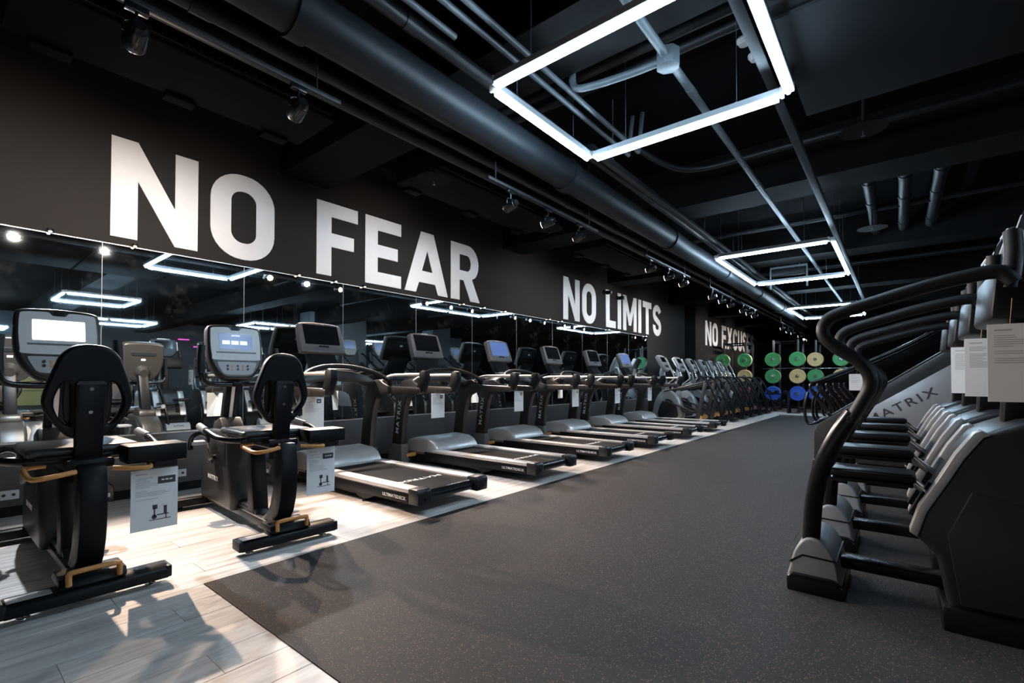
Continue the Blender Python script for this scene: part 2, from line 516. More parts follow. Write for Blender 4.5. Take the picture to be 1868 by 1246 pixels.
def LS(w=0.64):
    c = arc(w/2, H-0.265, w/2-0.10, 0.175, 20, 180, 10)
    c = arc(w/2, H-0.27, w/2-0.095, 0.178, 15, 225, 14) + arc(w/2, 0.27, w/2-0.095, 0.178, 45, -195, 14)
    return [stroke(c, 0.185)], w
def LC(w=0.64): return [stroke(arc(w/2, H-0.31, w/2-0.10, 0.215, 10, 180, 12) + arc(w/2, 0.31, w/2-0.10, 0.215, 180, 350, 12), S)], w
def LU(w=0.66): return [stroke([(0.10, H), (0.10, 0.6)] + arc(w/2, 0.32, w/2-0.10, 0.225, 180, 360, 14) + [(w-0.10, 0.6), (w-0.10, H)], S)], w
def LX(w=0.76): return [[(0, 0), (0.24, 0), (w/2, 0.31*H), (w-0.24, 0), (w, 0), (w/2+0.125, 0.51*H), (w-0.02, H), (w-0.25, H), (w/2, 0.71*H), (0.25, H), (0.02, H), (w/2-0.125, 0.51*H)]], w
GL = dict(N=LN, O=LO, F=LF, E=LE, A=LA, R=LR, L=LL, I=LI, M=LM, T=LT, S=LS, C=LC, U=LU, X=LX)
def sign(words_, y0, label, ws=1.0, gap=0.115, space=0.40, z=2.43):
    t = thing('wall_lettering', label, 'lettering', (XW, y0, z))
    x = 0.0
    for ch in words_:
        if ch == ' ': x += space*ws; continue
        outl, w = GL[ch]()
        outl = [[(px*ws, py) for px, py in o] for o in outl]
        g = -0.05 if ch == 'A' else 0
        mb = MB(); mb.mesh(plate_mesh(outl, 0.010), frame((0.006, x + g*ws, 0), (0, 1, 0), (0, 0, 1)))
        mb.build('letter', 'white', t, smooth=False)
        x += (w + gap + (2*g if ch == 'A' else 0))*ws
    return x
sign('NO FEAR', 1.06, 'huge white wall lettering NO FEAR above the near mirror panels')
sign('NO LIMITS', 8.66, 'large white wall lettering NO LIMITS above the far mirror panels', ws=0.97)
sign('NO EXCUSES', 18.4, 'white wall lettering NO EXCUSES behind the weight racks', ws=1.08)

# ================================================================== LIGHTS OF THE ROOM
def batten(parent, p0, p1):
    p0, p1 = Vector(p0), Vector(p1)
    d = (p1-p0).normalized(); side = d.cross(Vector((0, 0, 1)))
    L_ = (p1-p0).length
    T = Matrix.Translation((p0+p1)/2) @ Matrix(((d.x, side.x, 0, 0), (d.y, side.y, 0, 0), (0, 0, 1, 0), (0, 0, 0, 1)))
    b = MB(T).prism([(-0.032, 0.075), (0.032, 0.075), (0.036, 0.03), (0.022, 0.020), (-0.022, 0.020), (-0.036, 0.03)], -L_/2, L_/2, plane='yz').build('light_batten', 'housing', parent)
    MB(T).cyl((-L_/2+0.02, 0, 0), (L_/2-0.02, 0, 0), 0.0148, n=12, bev=0.005).build('glowing_tube', 'tube_cool', b)
    for s in (-1, 1):
        MB(T).box(s*L_/2-0.012, s*L_/2+0.012, -0.034, 0.034, 0.014, 0.078, bev=0.004).build('end_cap', 'white', b)
    for s in (-0.3, 0.3):
        MB(T).box(s*L_-0.01, s*L_+0.01, -0.020, 0.020, 0.075, 0.085).cyl((s*L_, 0, 0.08), (s*L_, 0, ZC-3.15), 0.0025, n=6).build('suspension_wire', 'conduit', b)
    return b
def rect_light(x0, x1, y0, y1, label, ny=1, z=3.15):
    t = thing('rectangular_light', label, 'ceiling light', ((x0+x1)/2, (y0+y1)/2, z), group='rectangles of light tubes')
    cx, cy = (x1-x0)/2, (y1-y0)/2
    g = 0.05
    batten(t, (-cx+g, -cy, 0), (cx-g, -cy, 0)); batten(t, (-cx+g, cy, 0), (cx-g, cy, 0))
    for sx in (-1, 1):
        for k in range(ny):
            a = -cy + (2*cy)*k/ny; b = -cy + (2*cy)*(k+1)/ny
            batten(t, (sx*cx, a+g*0.7, 0), (sx*cx, b-g*0.7, 0))
    return t
rect_light(-2.22, -0.585, 2.50, 3.91, 'nearest rectangle of glowing light tubes under the ceiling')
rect_light(-2.38, -0.73, 8.42, 11.29, 'second rectangle of glowing light tubes down the aisle', 2)
rect_light(-2.45, -0.79, 15.6, 18.5, 'farthest rectangle of glowing light tubes down the aisle', 2)
rect_light(3.97, 5.63, 2.05, 3.50, 'rectangle of light tubes in the mirror above the left exercise bike')
rect_light(6.6, 8.2, 7.4, 9.9, 'rectangle of light tubes in the mirror beside the second bike console', 2)
rect_light(9.43, 11.16, 2.6, 5.24, 'small rectangle of light tubes in the mirror between both bikes', 2)
rect_light(10.2, 11.8, 14.0, 16.6, 'distant rectangle of light tubes in the mirror behind the treadmills', 2)
rect_light(15.3, 16.8, -0.6, 2.0, 'added rectangle of light tubes lighting the yellow panelling in the mirror', 2)  # extra fixture, added to brighten the yellow panels

def track(y0, y1, heads, label, aims, boost=1.0, warm=False):
    XT, ZT = -2.95, 2.99
    t = thing('track_light', label, 'track light', (XT, (y0+y1)/2, ZT), group='spotlight tracks')
    c = (y0+y1)/2
    MB().box(-0.018, 0.018, y0-c, y1-c, -0.01, 0.02, bev=0.004).build('track_rail', 'duct', t)
    for yy in (y0+0.15, y1-0.15):
        MB().cyl((-0.03, yy-c, 0.0), (-0.03, yy-c, ZC-ZT), 0.006, n=8).build('hanger_rod', 'duct', t)
    for i, h in enumerate(heads):
        y = h-c
        s = MB().box(-0.016, 0.016, y-0.05, y+0.05, -0.045, -0.01, bev=0.004).cyl((0, y, -0.04), (0, y, -0.10), 0.008, n=8).tube([(0, y, -0.09), (0.0, y-0.05, -0.11), (0, y-0.055, -0.16)], 0.006, smooth=3).build('spotlight', 'black_gloss', t)
        a = Vector(aims[i % len(aims)]).normalized()
        p = Vector((0, y, -0.165))
        MB().cyl(p - a*0.065, p + a*0.07, 0.046, 0.055, n=20, bev=0.012).cyl(p - a*0.085, p - a*0.06, 0.030, 0.040, n=16).build('can', 'black_gloss', s)
        MB().cyl(p + a*0.068, p + a*0.073, 0.043, n=20).build('lens', 'lens_cool' if i % 2 else 'lens_warm', s)
        d = bpy.data.lights.new('spotlight_beam', 'SPOT')
        d.energy = SPOT_POWER*boost; d.spot_size = R(66); d.spot_blend = 1.0; d.shadow_soft_size = 0.04
        d.color = (0.90, 0.94, 1.0) if (i % 2 and not warm) else (1.0, 0.84, 0.72)
        l = bpy.data.objects.new('spotlight_beam', d); COL.objects.link(l); l.parent = s
        l.location = p + a*0.08
        l.rotation_euler = a.to_track_quat('-Z', 'Y').to_euler()
    return t
track(17.6, 20.2, (17.9, 18.9, 19.9), 'added spotlight track lighting the start of NO EXCUSES', [(-1, 0.1, -0.12), (-0.9, 0.3, -0.5), (-1, 0, -0.15)], 2.0)  # extra track, added to brighten the far lettering
track(21.2, 24.2, (21.5, 22.6, 23.7), 'last spotlight track, added to light the weight racks', [(-1, 0.1, -0.12), (-0.2, -0.6, -0.7), (-1, 0, -0.15)], 2.0)  # extra track, added to brighten the racks and the far letters
A = [(-1, 0.10, -0.12), (-1, -0.08, -0.16), (-0.95, 0.15, -0.20)]
track(-1.2, 1.77, (-0.6, 0.65, 1.48), 'black spotlight track nearest the viewer above the left bike', [(-1, 0.32, -0.20), (-1, 0.06, -0.22), (-1, 0.10, -0.20)], 1.9, True)
track(3.28, 5.36, (3.62, 4.27, 4.92), 'black spotlight track above the word FEAR', A)
track(6.83, 8.80, (7.05, 7.8, 8.5), 'black spotlight track above the word LIMITS', A)
track(10.0, 11.9, (10.2, 10.9, 11.6), 'black spotlight track just past the second light rectangle', A)
track(12.5, 14.1, (12.7, 13.3, 13.9), 'farthest black spotlight track before the weight racks', A)

def bounce_lamp(y, warm, power, label):  # added lamps, standing in for the spotlights' bounce off the mirror
    t = thing('bounce_lamp', label, 'lamp', (XW, y, 2.365), group='added bounce lamps along the mirror top')
    MB().box(0, 0.05, -0.012, 0.012, 0.0, 0.016, bev=0.003).build('bracket', 'black', t)
    MB().lathe([(0.012, 0.020), (0.024, 0.014), (0.026, -0.004), (0.024, -0.006)], (0.06, 0, 0), n=16).build('bounce_lamp_housing', 'black', t)
    MB().ball((0.062, 0, -0.008), 0.012, sz=0.6, n=12).build('bounce_lamp_lens', 'lens_warm' if warm else 'lens_cool', t)
    d = bpy.data.lights.new('bounce_lamp_light', 'SPOT')
    d.energy = power; d.spot_size = R(96); d.spot_blend = 0.55; d.shadow_soft_size = 0.018
    d.color = (1.0, 0.74, 0.54) if warm else (0.82, 0.91, 1.0)
    o = bpy.data.objects.new('bounce_lamp_light', d); COL.objects.link(o); o.parent = t
    o.location = (0.10, 0, -0.02)
    o.rotation_euler = (0, R(-60), 0)
LP = BOUNCE_LAMP_POWER
for (y, w, p, lab) in (
        (0.658, 0, 1.1, 'added cool white bounce lamp at the mirror top left of the big N'),
        (1.233, 1, 1.8, 'added warm bounce lamp at the mirror top under the big letter N'),
        (2.81, 1, 0.9, 'added warm bounce lamp at the mirror top before the letter F'),
        (3.286, 0, 0.8, 'added cool white bounce lamp at the mirror top under the letter F'),
        (3.71, 1, 0.9, 'added warm bounce lamp at the mirror top under the letter E of FEAR'),
        (5.58, 1, 0.8, 'added warm bounce lamp at the mirror top under the letter R of FEAR'),
        (6.09, 0, 0.7, 'added cool white bounce lamp at the mirror top just past FEAR'),
        (6.65, 1, 0.8, 'added warm bounce lamp at the mirror top in the blank between FEAR and NO'),
        (8.08, 1, 0.8, 'added warm bounce lamp at the mirror top just before NO LIMITS'),
        (8.53, 0, 0.7, 'added cool white bounce lamp at the mirror top under the N of NO LIMITS'),
        (10.66, 0, 0.7, 'added cool white bounce lamp at the mirror top under the L of LIMITS'),
        (11.2, 1, 0.8, 'added warm bounce lamp at the mirror top under the M of LIMITS'),
        (12.9, 0, 0.8, 'added cool white bounce lamp at the mirror top under the S of LIMITS')):
    bounce_lamp(y, w, LP*p, lab)

# ================================================================== CEILING SERVICES
def pipe(name, pts, r, m, label, cat='pipe', smooth=1, n=14, joints=()):
    t = thing(name, label, cat, pts[0], group='pipes and ducts under the ceiling')
    o = Vector(pts[0])
    MB().tube([Vector(p)-o for p in pts], r, n=n, smooth=smooth).build('pipe_run', m, t)
    d = (Vector(pts[-1])-o).normalized()
    for s in joints:
        c = d*s
        MB().cyl(c-d*0.06, c+d*0.06, r*1.13, n=n).build('collar', m, t)
    return t
pipe('round_duct', [(-2.80, -3, 3.345), (-2.80, 26, 3.345)], 0.158, 'duct', 'fat round duct running above the spotlight tracks', 'duct', n=28, joints=(3.2, 4.4, 7.4, 10.4, 13.4, 16.4, 19.4))
pipe('pipe', [(-3.17, -3, 3.30), (-3.17, 24, 3.30)], 0.05, 'pipe', 'dark pipe running just left of the fat round duct', joints=(4, 8, 12, 16))
pipe('pipe', [(-3.42, -3, 3.32), (-3.42, 24, 3.32)], 0.055, 'pipe', 'dark pipe second to the left of the fat round duct')
pipe('pipe', [(-2.48, -3, 3.455), (-2.48, 24, 3.455)], 0.05, 'pipe', 'dark pipe over the left side of the nearest light rectangle', joints=(5, 9, 13))
pipe('conduit', [(-2.32, -3, 3.44), (-2.32, 2.25, 3.44)], 0.022, 'conduit', 'grey conduit ending beside the near corner of the light', 'conduit')
pipe('conduit', [(-2.16, -3, 3.45), (-2.16, 4.6, 3.45), (-2.16, 4.7, 3.9)], 0.022, 'conduit', 'left of the twin grey conduits crossing the nearest light rectangle', 'conduit')
pipe('conduit', [(-2.05, -3, 3.45), (-2.05, 4.6, 3.45), (-2.05, 4.7, 3.9)], 0.022, 'conduit', 'right of the twin grey conduits crossing the nearest light rectangle', 'conduit')
t = pipe('conduit', [(-1.28, -3, 3.45), (-1.28, 20, 3.45)], 0.030, 'conduit', 'grey conduit with a junction box in the nearest light rectangle', 'conduit', joints=(6.9, 9.3, 12.4, 14.6))
MB(Matrix.Translation((0, 6.39, 0))).cyl((0, 0, -0.07), (0, 0, 0.06), 0.085, n=8, bev=0.012).build('junction_box', 'conduit', t)
pipe('conduit', [(-1.34, 3.39, 3.45), (-1.55, 3.38, 3.45), (-1.85, 3.30, 3.43), (-2.0, 3.27, 3.46), (-2.02, 3.27, 3.6)], 0.028, 'conduit', 'short grey conduit branching left from the junction box', 'conduit', smooth=4)
for (y, z, lab) in ((3.80, 3.92, 'nearer of two grey pipes crossing above the nearest light'), (4.05, 3.95, 'farther of two grey pipes crossing above the nearest light')):
    pipe('pipe', [(-3.3, y, z), (2.5, y, z)], 0.045, 'pipe', lab)
pipe('pipe', [(-2.3, 4.7, 3.75), (-2.2, 5.5, 3.72), (-1.9, 5.95, 3.7), (-1.0, 6.0, 3.7), (2.0, 6.0, 3.7)], 0.035, 'pipe', 'bent dark pipe just beyond the nearest light rectangle', smooth=5)
pipe('pipe', [(-3.0, 9.2, 3.75), (4.0, 9.2, 3.75)], 0.045, 'pipe', 'dark pipe crossing over the second light rectangle')
pipe('pipe', [(-3.0, 13.2, 3.75), (4.0, 13.2, 3.75)], 0.05, 'pipe', 'dark pipe crossing past the second light rectangle')
t = thing('cable_channel', 'dark steel channel running along the right side of the lights', 'channel', (-0.72, 0, 3.36))
MB().box(-0.035, 0.035, -2, 22, -0.03, 0.03, bev=0.004).build('channel', 'pipe', t)
for y in (0.5, 3.9, 7.4, 10.8, 14.2): MB().cyl((0, y, 0.02), (0, y, 0.74), 0.006, n=6).build('hanger_rod', 'conduit', t)
t = thing('cable_channel', 'dark steel channel running along the left side of the lights', 'channel', (-2.34, 4.1, 3.40))
MB().box(-0.035, 0.035, 0, 18, -0.03, 0.03, bev=0.004).build('channel', 'pipe', t)
for y in (0.5, 3.6, 7.4, 10.8, 14.2): MB().cyl((0, y, 0.02), (0, y, 0.70), 0.006, n=6).build('hanger_rod', 'conduit', t)
t = thing('rectangular_duct', 'broad black rectangular duct at the upper right', 'duct', (0.45, 1.4, 3.395))
MB().box(-1.02, 1.02, -4.0, 3.2, -0.10, 0.10, bev=0.01).build('duct_body', 'ceil', t)
for y in (-2.4, -1.0, 0.4, 1.8): MB().box(-1.035, 1.035, y-0.015, y+0.015, -0.115, 0.115).build('flange', 'ceil', t)
for (x, lab) in ((-0.28, 'left'), (0.10, 'middle'), (0.45, 'right')):
    pipe('pipe', [(x, 7.4, 3.75), (x, 10.6, 3.75)], 0.07, 'pipe', f'{lab} of three thick dark pipes beyond the broad rectangular duct', joints=(0.5, 1.4, 2.8))
# air units
def air_unit(y0, y1, label):
    t = thing('air_conditioning_unit', label, 'air unit', (-4.37, (y0+y1)/2, 3.60), group='ceiling air units by the wall')
    h = (y1-y0)/2
    MB().box(-0.37, 0.33, -h, h, -0.10, 0.30, bev=0.012).build('casing', 'unit', t)
    MB().box(0.33, 0.37, -h+0.05, h-0.05, -0.07, 0.27).build('grille_frame', 'black', t)
    n = int((2*h-0.2)/0.075)
    for i in range(n):
        y = -h+0.1 + (2*h-0.2)*i/(n-1)
        MB().box(0.37, 0.39, y-0.008, y+0.008, -0.06, 0.26).build('louvre', 'unit', t)
    for y in (-h+0.15, h-0.15): MB().cyl((0, y, 0.29), (0, y, ZC-3.60), 0.008, n=8).build('hanger_rod', 'pipe', t)
    for y in (-h+0.25, 0, h-0.25):
        MB().box(-0.42, -0.30, y-0.11, y+0.11, -0.135, -0.10, bev=0.004).build('bracket', 'unit', t)
air_unit(0.30, 2.38, 'black ceiling air unit with grille above the word NO')
air_unit(3.60, 6.20, 'black ceiling air unit with grille above the word FEAR')
air_unit(7.6, 10.2, 'black ceiling air unit with grille above the word LIMITS')
# sprinklers with shield discs
for (x, y, z, lab) in ((-3.85, 3.42, 3.255, 'sprinkler under a black shield disc above the letter E'), (-3.88, 5.65, 3.285, 'sprinkler under a black shield disc past the word FEAR'),
                       (-0.23, 5.5, 3.44, 'sprinkler under a black shield disc right of the nearest light'), (-0.28, 9.0, 3.40, 'sprinkler under a black shield disc right of the second light')):
    t = thing('sprinkler', lab, 'sprinkler', (x, y, z), group='sprinklers with shield discs')
    MB().cyl((0, 0, 0.0), (0, 0, 0.006), 0.19, n=32).build('shield_disc', 'unit', t)
    MB().cyl((0, 0, 0.0), (0, 0, ZC-z), 0.012, n=8).build('drop_pipe', 'pipe', t)
    MB().cyl((0, 0, -0.05), (0, 0, 0.0), 0.010, 0.014, n=10).cyl((0, 0, -0.056), (0, 0, -0.05), 0.018, n=12).build('sprinkler_head', 'chrome', t)
for (x, y, lab) in ((-1.02, 4.50, 'nearer white smoke detector on the ceiling'), (-0.99, 4.78, 'farther white smoke detector on the ceiling')):
    t = thing('smoke_detector', lab, 'smoke detector', (x, y, ZC), group='smoke detectors')
    MB().lathe([(0.062, 0), (0.062, -0.02), (0.05, -0.026)], (0, 0, 0)).build('mounting_base', 'white', t)
    MB().lathe([(0.046, -0.024), (0.05, -0.034), (0.042, -0.052), (0.02, -0.058)], (0, 0, 0)).build('sensor_head', 'white', t)
for (y, z, lab) in ((10.5, 3.26, 'small black camera on the wall above the L of LIMITS'), (11.2, 3.22, 'small black camera on the wall above the M of LIMITS')):
    t = thing('wall_camera', lab, 'camera', (XW, y, z), group='small wall cameras')
    MB().box(0, 0.03, -0.05, 0.05, -0.05, 0.05, bev=0.006).cyl((0.02, 0, 0), (0.09, 0, -0.01), 0.012, n=8).build('wall_mount', 'black', t)
    MB().box(0.07, 0.20, -0.045, 0.045, -0.055, 0.03, bev=0.010).build('camera_body', 'black', t)
    MB().cyl((0.199, 0, -0.012), (0.215, 0, -0.014), 0.024, n=16).build('camera_lens', 'lightgrey', t)
t = thing('hanging_bracket', 'pale metal bracket hanging within the second light rectangle', 'bracket', (-1.75, 11.3, 3.45))
MB().box(-0.34, 0.34, -0.02, 0.02, 0.0, 0.04).build('bracket_rail', 'conduit', t)
for s in (-1, 1):
    MB().box(s*0.33-0.015, s*0.33+0.015, -0.015, 0.015, -0.42, 0.0).build('bracket_arm', 'conduit', t)
    MB().cyl((s*0.2, 0, 0.03), (s*0.2, 0, 0.62), 0.006, n=6).build('hanger_rod', 'conduit', t)
MB().box(-0.30, 0.30, -0.06, 0.06, -0.16, -0.02, bev=0.01).build('bracket_box', 'black', t)

# ================================================================== SHEETS OF PAPER
def sheet(loc, rz, label, w=0.21, h=0.297, picture='bike', string=0.06, tilt=0.0):
    """info sheet in a sleeve hanging from two strings; loc = top middle, faces local -y"""
    t = thing('info_sheet', label, 'info sheet', loc, rz, 'printed sheets hung on the machines')
    t.rotation_euler.y = R(tilt)
    MB().box(-w/2, w/2, -0.0012, 0.0012, -h, 0).build('page', 'paper', t)
    y = -0.0016
    mb = MB()
    random.seed(hash(label) % 1000)
    def line(x0, x1, z, th=0.0022): mb.box(x0, x1, y-0.0003, y, z-th, z)
    L0 = -w/2+0.02
    line(L0, L0+0.05, -0.022, 0.004)
    z = -0.045
    while z > (-h*0.50 if picture else -h*0.85):
        line(L0, L0 + (0.05 + 0.05*random.random() if z > -0.12 else 0.10+0.06*random.random()), z)
        z -= 0.0085 if random.random() > 0.18 else 0.02
    o = mb.build('printed_text', 'midprint', t, smooth=False); o['kind'] = 'stuff'
    if picture == 'bike':
        MB().box(w/2-0.095, w/2-0.012, y-0.0004, y, -0.085, -0.045).build('printed_photo', 'darkprint', t, smooth=False)
        for i in range(3): MB().box(w/2-0.078+i*0.019, w/2-0.064+i*0.019, y-0.0008, y-0.0004, -0.068, -0.060).build('printed_icon', 'print', t, smooth=False)
        d = MB(Matrix.Translation((0.02, y, -h*0.80)))
        for (a, b, r) in (((-0.022, 0.0), (-0.022, 0.0), 0.012),):
            d.cyl((a[0], 0.0, a[1]), (a[0], -0.0006, a[1]), r, n=16)
        d.box(-0.045, 0.055, -0.0006, 0, -0.018, -0.014).box(-0.024, -0.018, -0.0006, 0, 0, 0.05).box(-0.030, -0.008, -0.0006, 0, 0.042, 0.066).box(-0.01, 0.045, -0.0006, 0, 0.006, 0.012).box(0.022, 0.036, -0.0006, 0, 0.012, 0.055).box(0.030, 0.035, -0.0006, 0, -0.015, 0.01)
        d.build('printed_drawing', 'darkprint', t, smooth=False)['kind'] = 'stuff'
    elif picture == 'treadmill':
        MB().box(w/2-0.075, w/2-0.030, y-0.0004, y, -0.065, -0.025).build('printed_logo', 'darkprint', t, smooth=False)
        MB().box(w/2-0.064, w/2-0.042, y-0.0008, y-0.0004, -0.052, -0.040).build('printed_icon', 'print', t, smooth=False)
    elif picture == 'stepper':
        MB().box(w/2-0.085, w/2-0.012, y-0.0004, y, -0.10, -0.035).build('printed_photo', 'screen_navy', t, smooth=False)
        d = MB(Matrix.Translation((0.05, y, -h*0.70)))
        d.box(-0.015, 0.035, -0.0006, 0, -0.03, 0.03).box(-0.03, 0.04, -0.0006, 0, -0.045, -0.03).box(0.02, 0.03, -0.0006, 0, 0.03, 0.08)
        d.build('printed_drawing', 'darkprint', t, smooth=False)['kind'] = 'stuff'
    for s in (-0.3, 0.3):
        MB().cyl((s*w*0.8, 0, -0.008), (s*w*0.7, 0, string), 0.0012, n=5).build('string', 'string', t)
    return t

# ================================================================== RECUMBENT BIKES
def console_outline():
    return smooth_outline(mirror_half([(0.0, -0.235), (0.10, -0.232), (0.165, -0.185), (0.215, -0.10), (0.235, 0.0), (0.232, 0.17), (0.21, 0.218), (0.12, 0.232), (0.0, 0.236)]), 3)
def make_bike(label, loc, rz, screen):
    t = thing('recumbent_bike', label, 'exercise bike', loc, rz, 'recumbent bikes facing the mirror')
    # rear foot
    rf = MB().prism([(-0.065, 0.035), (-0.06, 0.085), (-0.03, 0.105), (0.05, 0.105), (0.065, 0.08), (0.065, 0.035)], -0.31, 0.31, bev=0.008).build('rear_foot', 'black', t)
    for s in (-1, 1):
        MB().box(-0.062, 0.062, s*0.31-0.012, s*0.31+0.012, 0.038, 0.10, bev=0.006).build('end_cap', 'black_soft', rf)
        MB().cyl((0, s*0.24, 0.0), (0, s*0.24, 0.012), 0.026, n=16, bev=0.003).cyl((0, s*0.24, 0.012), (0, s*0.24, 0.04), 0.008, n=8).build('leveller', 'chrome', rf)
    MB().box(-0.055, 0.02, 0.15, 0.30, 0.105, 0.107).build('grip_tape', 'silver', rf)
    MB().prism([(-0.06, 0.105), (-0.035, 0.150), (0.12, 0.155), (0.20, 0.105)], -0.13, 0.13, bev=0.01).build('rear_bracket', 'black', t)
    MB().tube([(-0.062, -0.095, 0.12), (-0.064, -0.095, 0.165), (-0.066, -0.080, 0.182), (-0.066, 0.080, 0.182), (-0.064, 0.095, 0.165), (-0.062, 0.095, 0.12)], 0.0125, n=10, smooth=3).build('carry_handle', 'orange', t)
    # frame
    MB().prism([(0.10, 0.07), (0.10, 0.125), (0.92, 0.125), (1.5, 0.10), (1.5, 0.05), (0.9, 0.065)], -0.065, 0.065, bev=0.012).build('main_beam', 'charcoal', t)
    MB().prism([(0.015, 0.675), (-0.020, 0.55), (-0.022, 0.42), (0.0, 0.30), (0.04, 0.20), (0.10, 0.13), (0.30, 0.125), (0.24, 0.165), (0.17, 0.25), (0.13, 0.36), (0.118, 0.50), (0.13, 0.675)], -0.056, 0.056, bev=0.014).build('rear_column', 'black', t)
    MB().prism([(0.46, 0.12), (0.58, 0.12), (0.66, 0.60), (0.54, 0.60)], -0.055, 0.055, bev=0.012).build('front_column', 'black', t)
    MB().prism([(0.42, 0.12), (0.86, 0.12), (0.84, 0.17), (0.46, 0.165)], -0.05, 0.05, bev=0.012).build('beam_cover', 'charcoal', t)
    MB().box(0.03, 0.98, -0.045, 0.045, 0.60, 0.645, bev=0.006).build('seat_rail', 'black', t)
    for s in (-1, 1): MB().box(0.05, 0.80, s*0.045-0.008, s*0.045+0.008, 0.628, 0.648, bev=0.003).build('rail_strip', 'alu', t)
    # seat carriage and seat
    MB().box(0.08, 0.40, -0.10, 0.10, 0.645, 0.70, bev=0.015).build('seat_carriage', 'black', t)
    MB().box(0.16, 0.64, -0.23, 0.23, 0.712, 0.76, bev=0.022, seg=3).build('seat_cushion', 'graphite', t)
    MB().box(0.15, 0.60, -0.20, 0.20, 0.695, 0.72, bev=0.010).build('seat_pan', 'black', t)
    # back rest: seen from behind
    T = Matrix.Translation((0.155, 0, 0.83)) @ Matrix.Rotation(R(-7), 4, 'Y')
    F = T @ frame((0, 0, 0), (0, -1, 0), (0, 0, 1)) @ Matrix.Diagonal((0.76, 0.92, 1, 1))
    outer = smooth_outline(mirror_half([(0.0, -0.03), (0.10, -0.018), (0.165, 0.045), (0.215, 0.115), (0.236, 0.185), (0.218, 0.27), (0.178, 0.38), (0.150, 0.44), (0.09, 0.487), (0.0, 0.50)]), 4)
    hole = smooth_outline([(0.098, 0.050), (0.140, 0.075), (0.172, 0.135), (0.178, 0.19), (0.150, 0.265), (0.112, 0.290), (0.098, 0.25), (0.094, 0.12)], 3)
    hole2 = [(-x, y) for x, y in hole][::-1]
    MB().mesh(plate_mesh([outer, hole, hole2], 0.055, 0.016), F).build('backrest_shell', 'black', t)
    pad = smooth_outline(mirror_half([(0.0, 0.02), (0.105, 0.04), (0.132, 0.16), (0.128, 0.30), (0.155, 0.36), (0.12, 0.44), (0.0, 0.475)]), 3)
    MB().mesh(plate_mesh([pad], 0.03, 0.010), F @ Matrix.Translation((0, 0, -0.035))).build('backrest_pad', 'charcoal', t)
    sp = MB(T).prism([(-0.055, -0.18), (-0.062, 0.26), (-0.050, 0.278), (0.050, 0.278), (0.062, 0.26), (0.055, -0.18)], -0.052, -0.012, bev=0.010, plane='yz').build('backrest_spine', 'black', t)
    MB(T).prism([(-0.060, 0.258), (-0.050, 0.276), (0.050, 0.276), (0.060, 0.258)], -0.058, -0.050, plane='yz').build('spine_cap', 'graphite', sp)
    for z in (0.235, 0.115): MB(T).cyl((-0.050, 0, z), (-0.058, 0, z), 0.012, 0.009, n=14).build('bolt', 'chrome', sp)
    # side handles round the seat
    MB().tube([(0.66, 0.34, 0.765), (0.48, 0.345, 0.745), (0.30, 0.33, 0.715), (0.20, 0.25, 0.70), (0.19, 0.1, 0.695), (0.19, -0.1, 0.695), (0.20, -0.25, 0.70), (0.30, -0.33, 0.715), (0.48, -0.345, 0.745), (0.66, -0.34, 0.765)], 0.020, smooth=4).build('seat_handlebar', 'black_gloss', t)
    for s in (-1, 1):
        MB().tube([(0.70, s*0.338, 0.770), (0.62, s*0.342, 0.760), (0.52, s*0.346, 0.750)], 0.027, smooth=3, flat=0.9).build('pulse_grip', 'silver', t)
        MB().tube([(-0.02, s*0.07, 0.655), (-0.05, s*0.17, 0.645), (-0.03, s*0.225, 0.642), (0.08, s*0.235, 0.655), (0.19, s*0.225, 0.665), (0.22, s*0.15, 0.668)], 0.012, smooth=4).build('seat_lever', 'orange', t)
    ch = MB().box(-0.02, 0.16, -0.40, -0.13, 0.66, 0.755, bev=0.010).build('cup_holder', 'black', t)
    MB().box(0.0, 0.14, -0.36, -0.25, 0.625, 0.662, bev=0.008).build('cup_base', 'black_soft', ch)
    # drive housing
    prof = [(0.79, 0.09), (0.77, 0.20), (0.80, 0.30), (0.86, 0.42), (0.88, 0.66), (0.96, 0.71), (1.28, 0.70), (1.42, 0.60), (1.52, 0.40), (1.55, 0.20), (1.54, 0.09)]
    sh = MB().prism(prof, -0.105, 0.105, bev=0.03, seg=3).build('drive_housing', 'graphite', t)
    for s in (-1, 1):
        MB().prism([(0.90, 0.42), (0.91, 0.64), (1.26, 0.66), (1.38, 0.56), (1.28, 0.46)], s*0.104-0.006, s*0.104+0.006, bev=0.004).build('side_cover', 'charcoal', sh)
    text(sh, 'MATRIX', 0.05, (1.20, 0.1065, 0.30), (-1, 0, 0), (0, 0, 1), spacing=1.15, stretch=1.3)
    MB().prism([(1.02, 0.69), (1.30, 0.69), (1.27, 0.76), (1.14, 0.80)], -0.085, 0.085, bev=0.02).build('mast_boot', 'bronze', t)
    # cranks and pedals
    MB().cyl((1.15, -0.13, 0.46), (1.15, 0.13, 0.46), 0.035, n=18).build('crank_axle', 'charcoal', t)
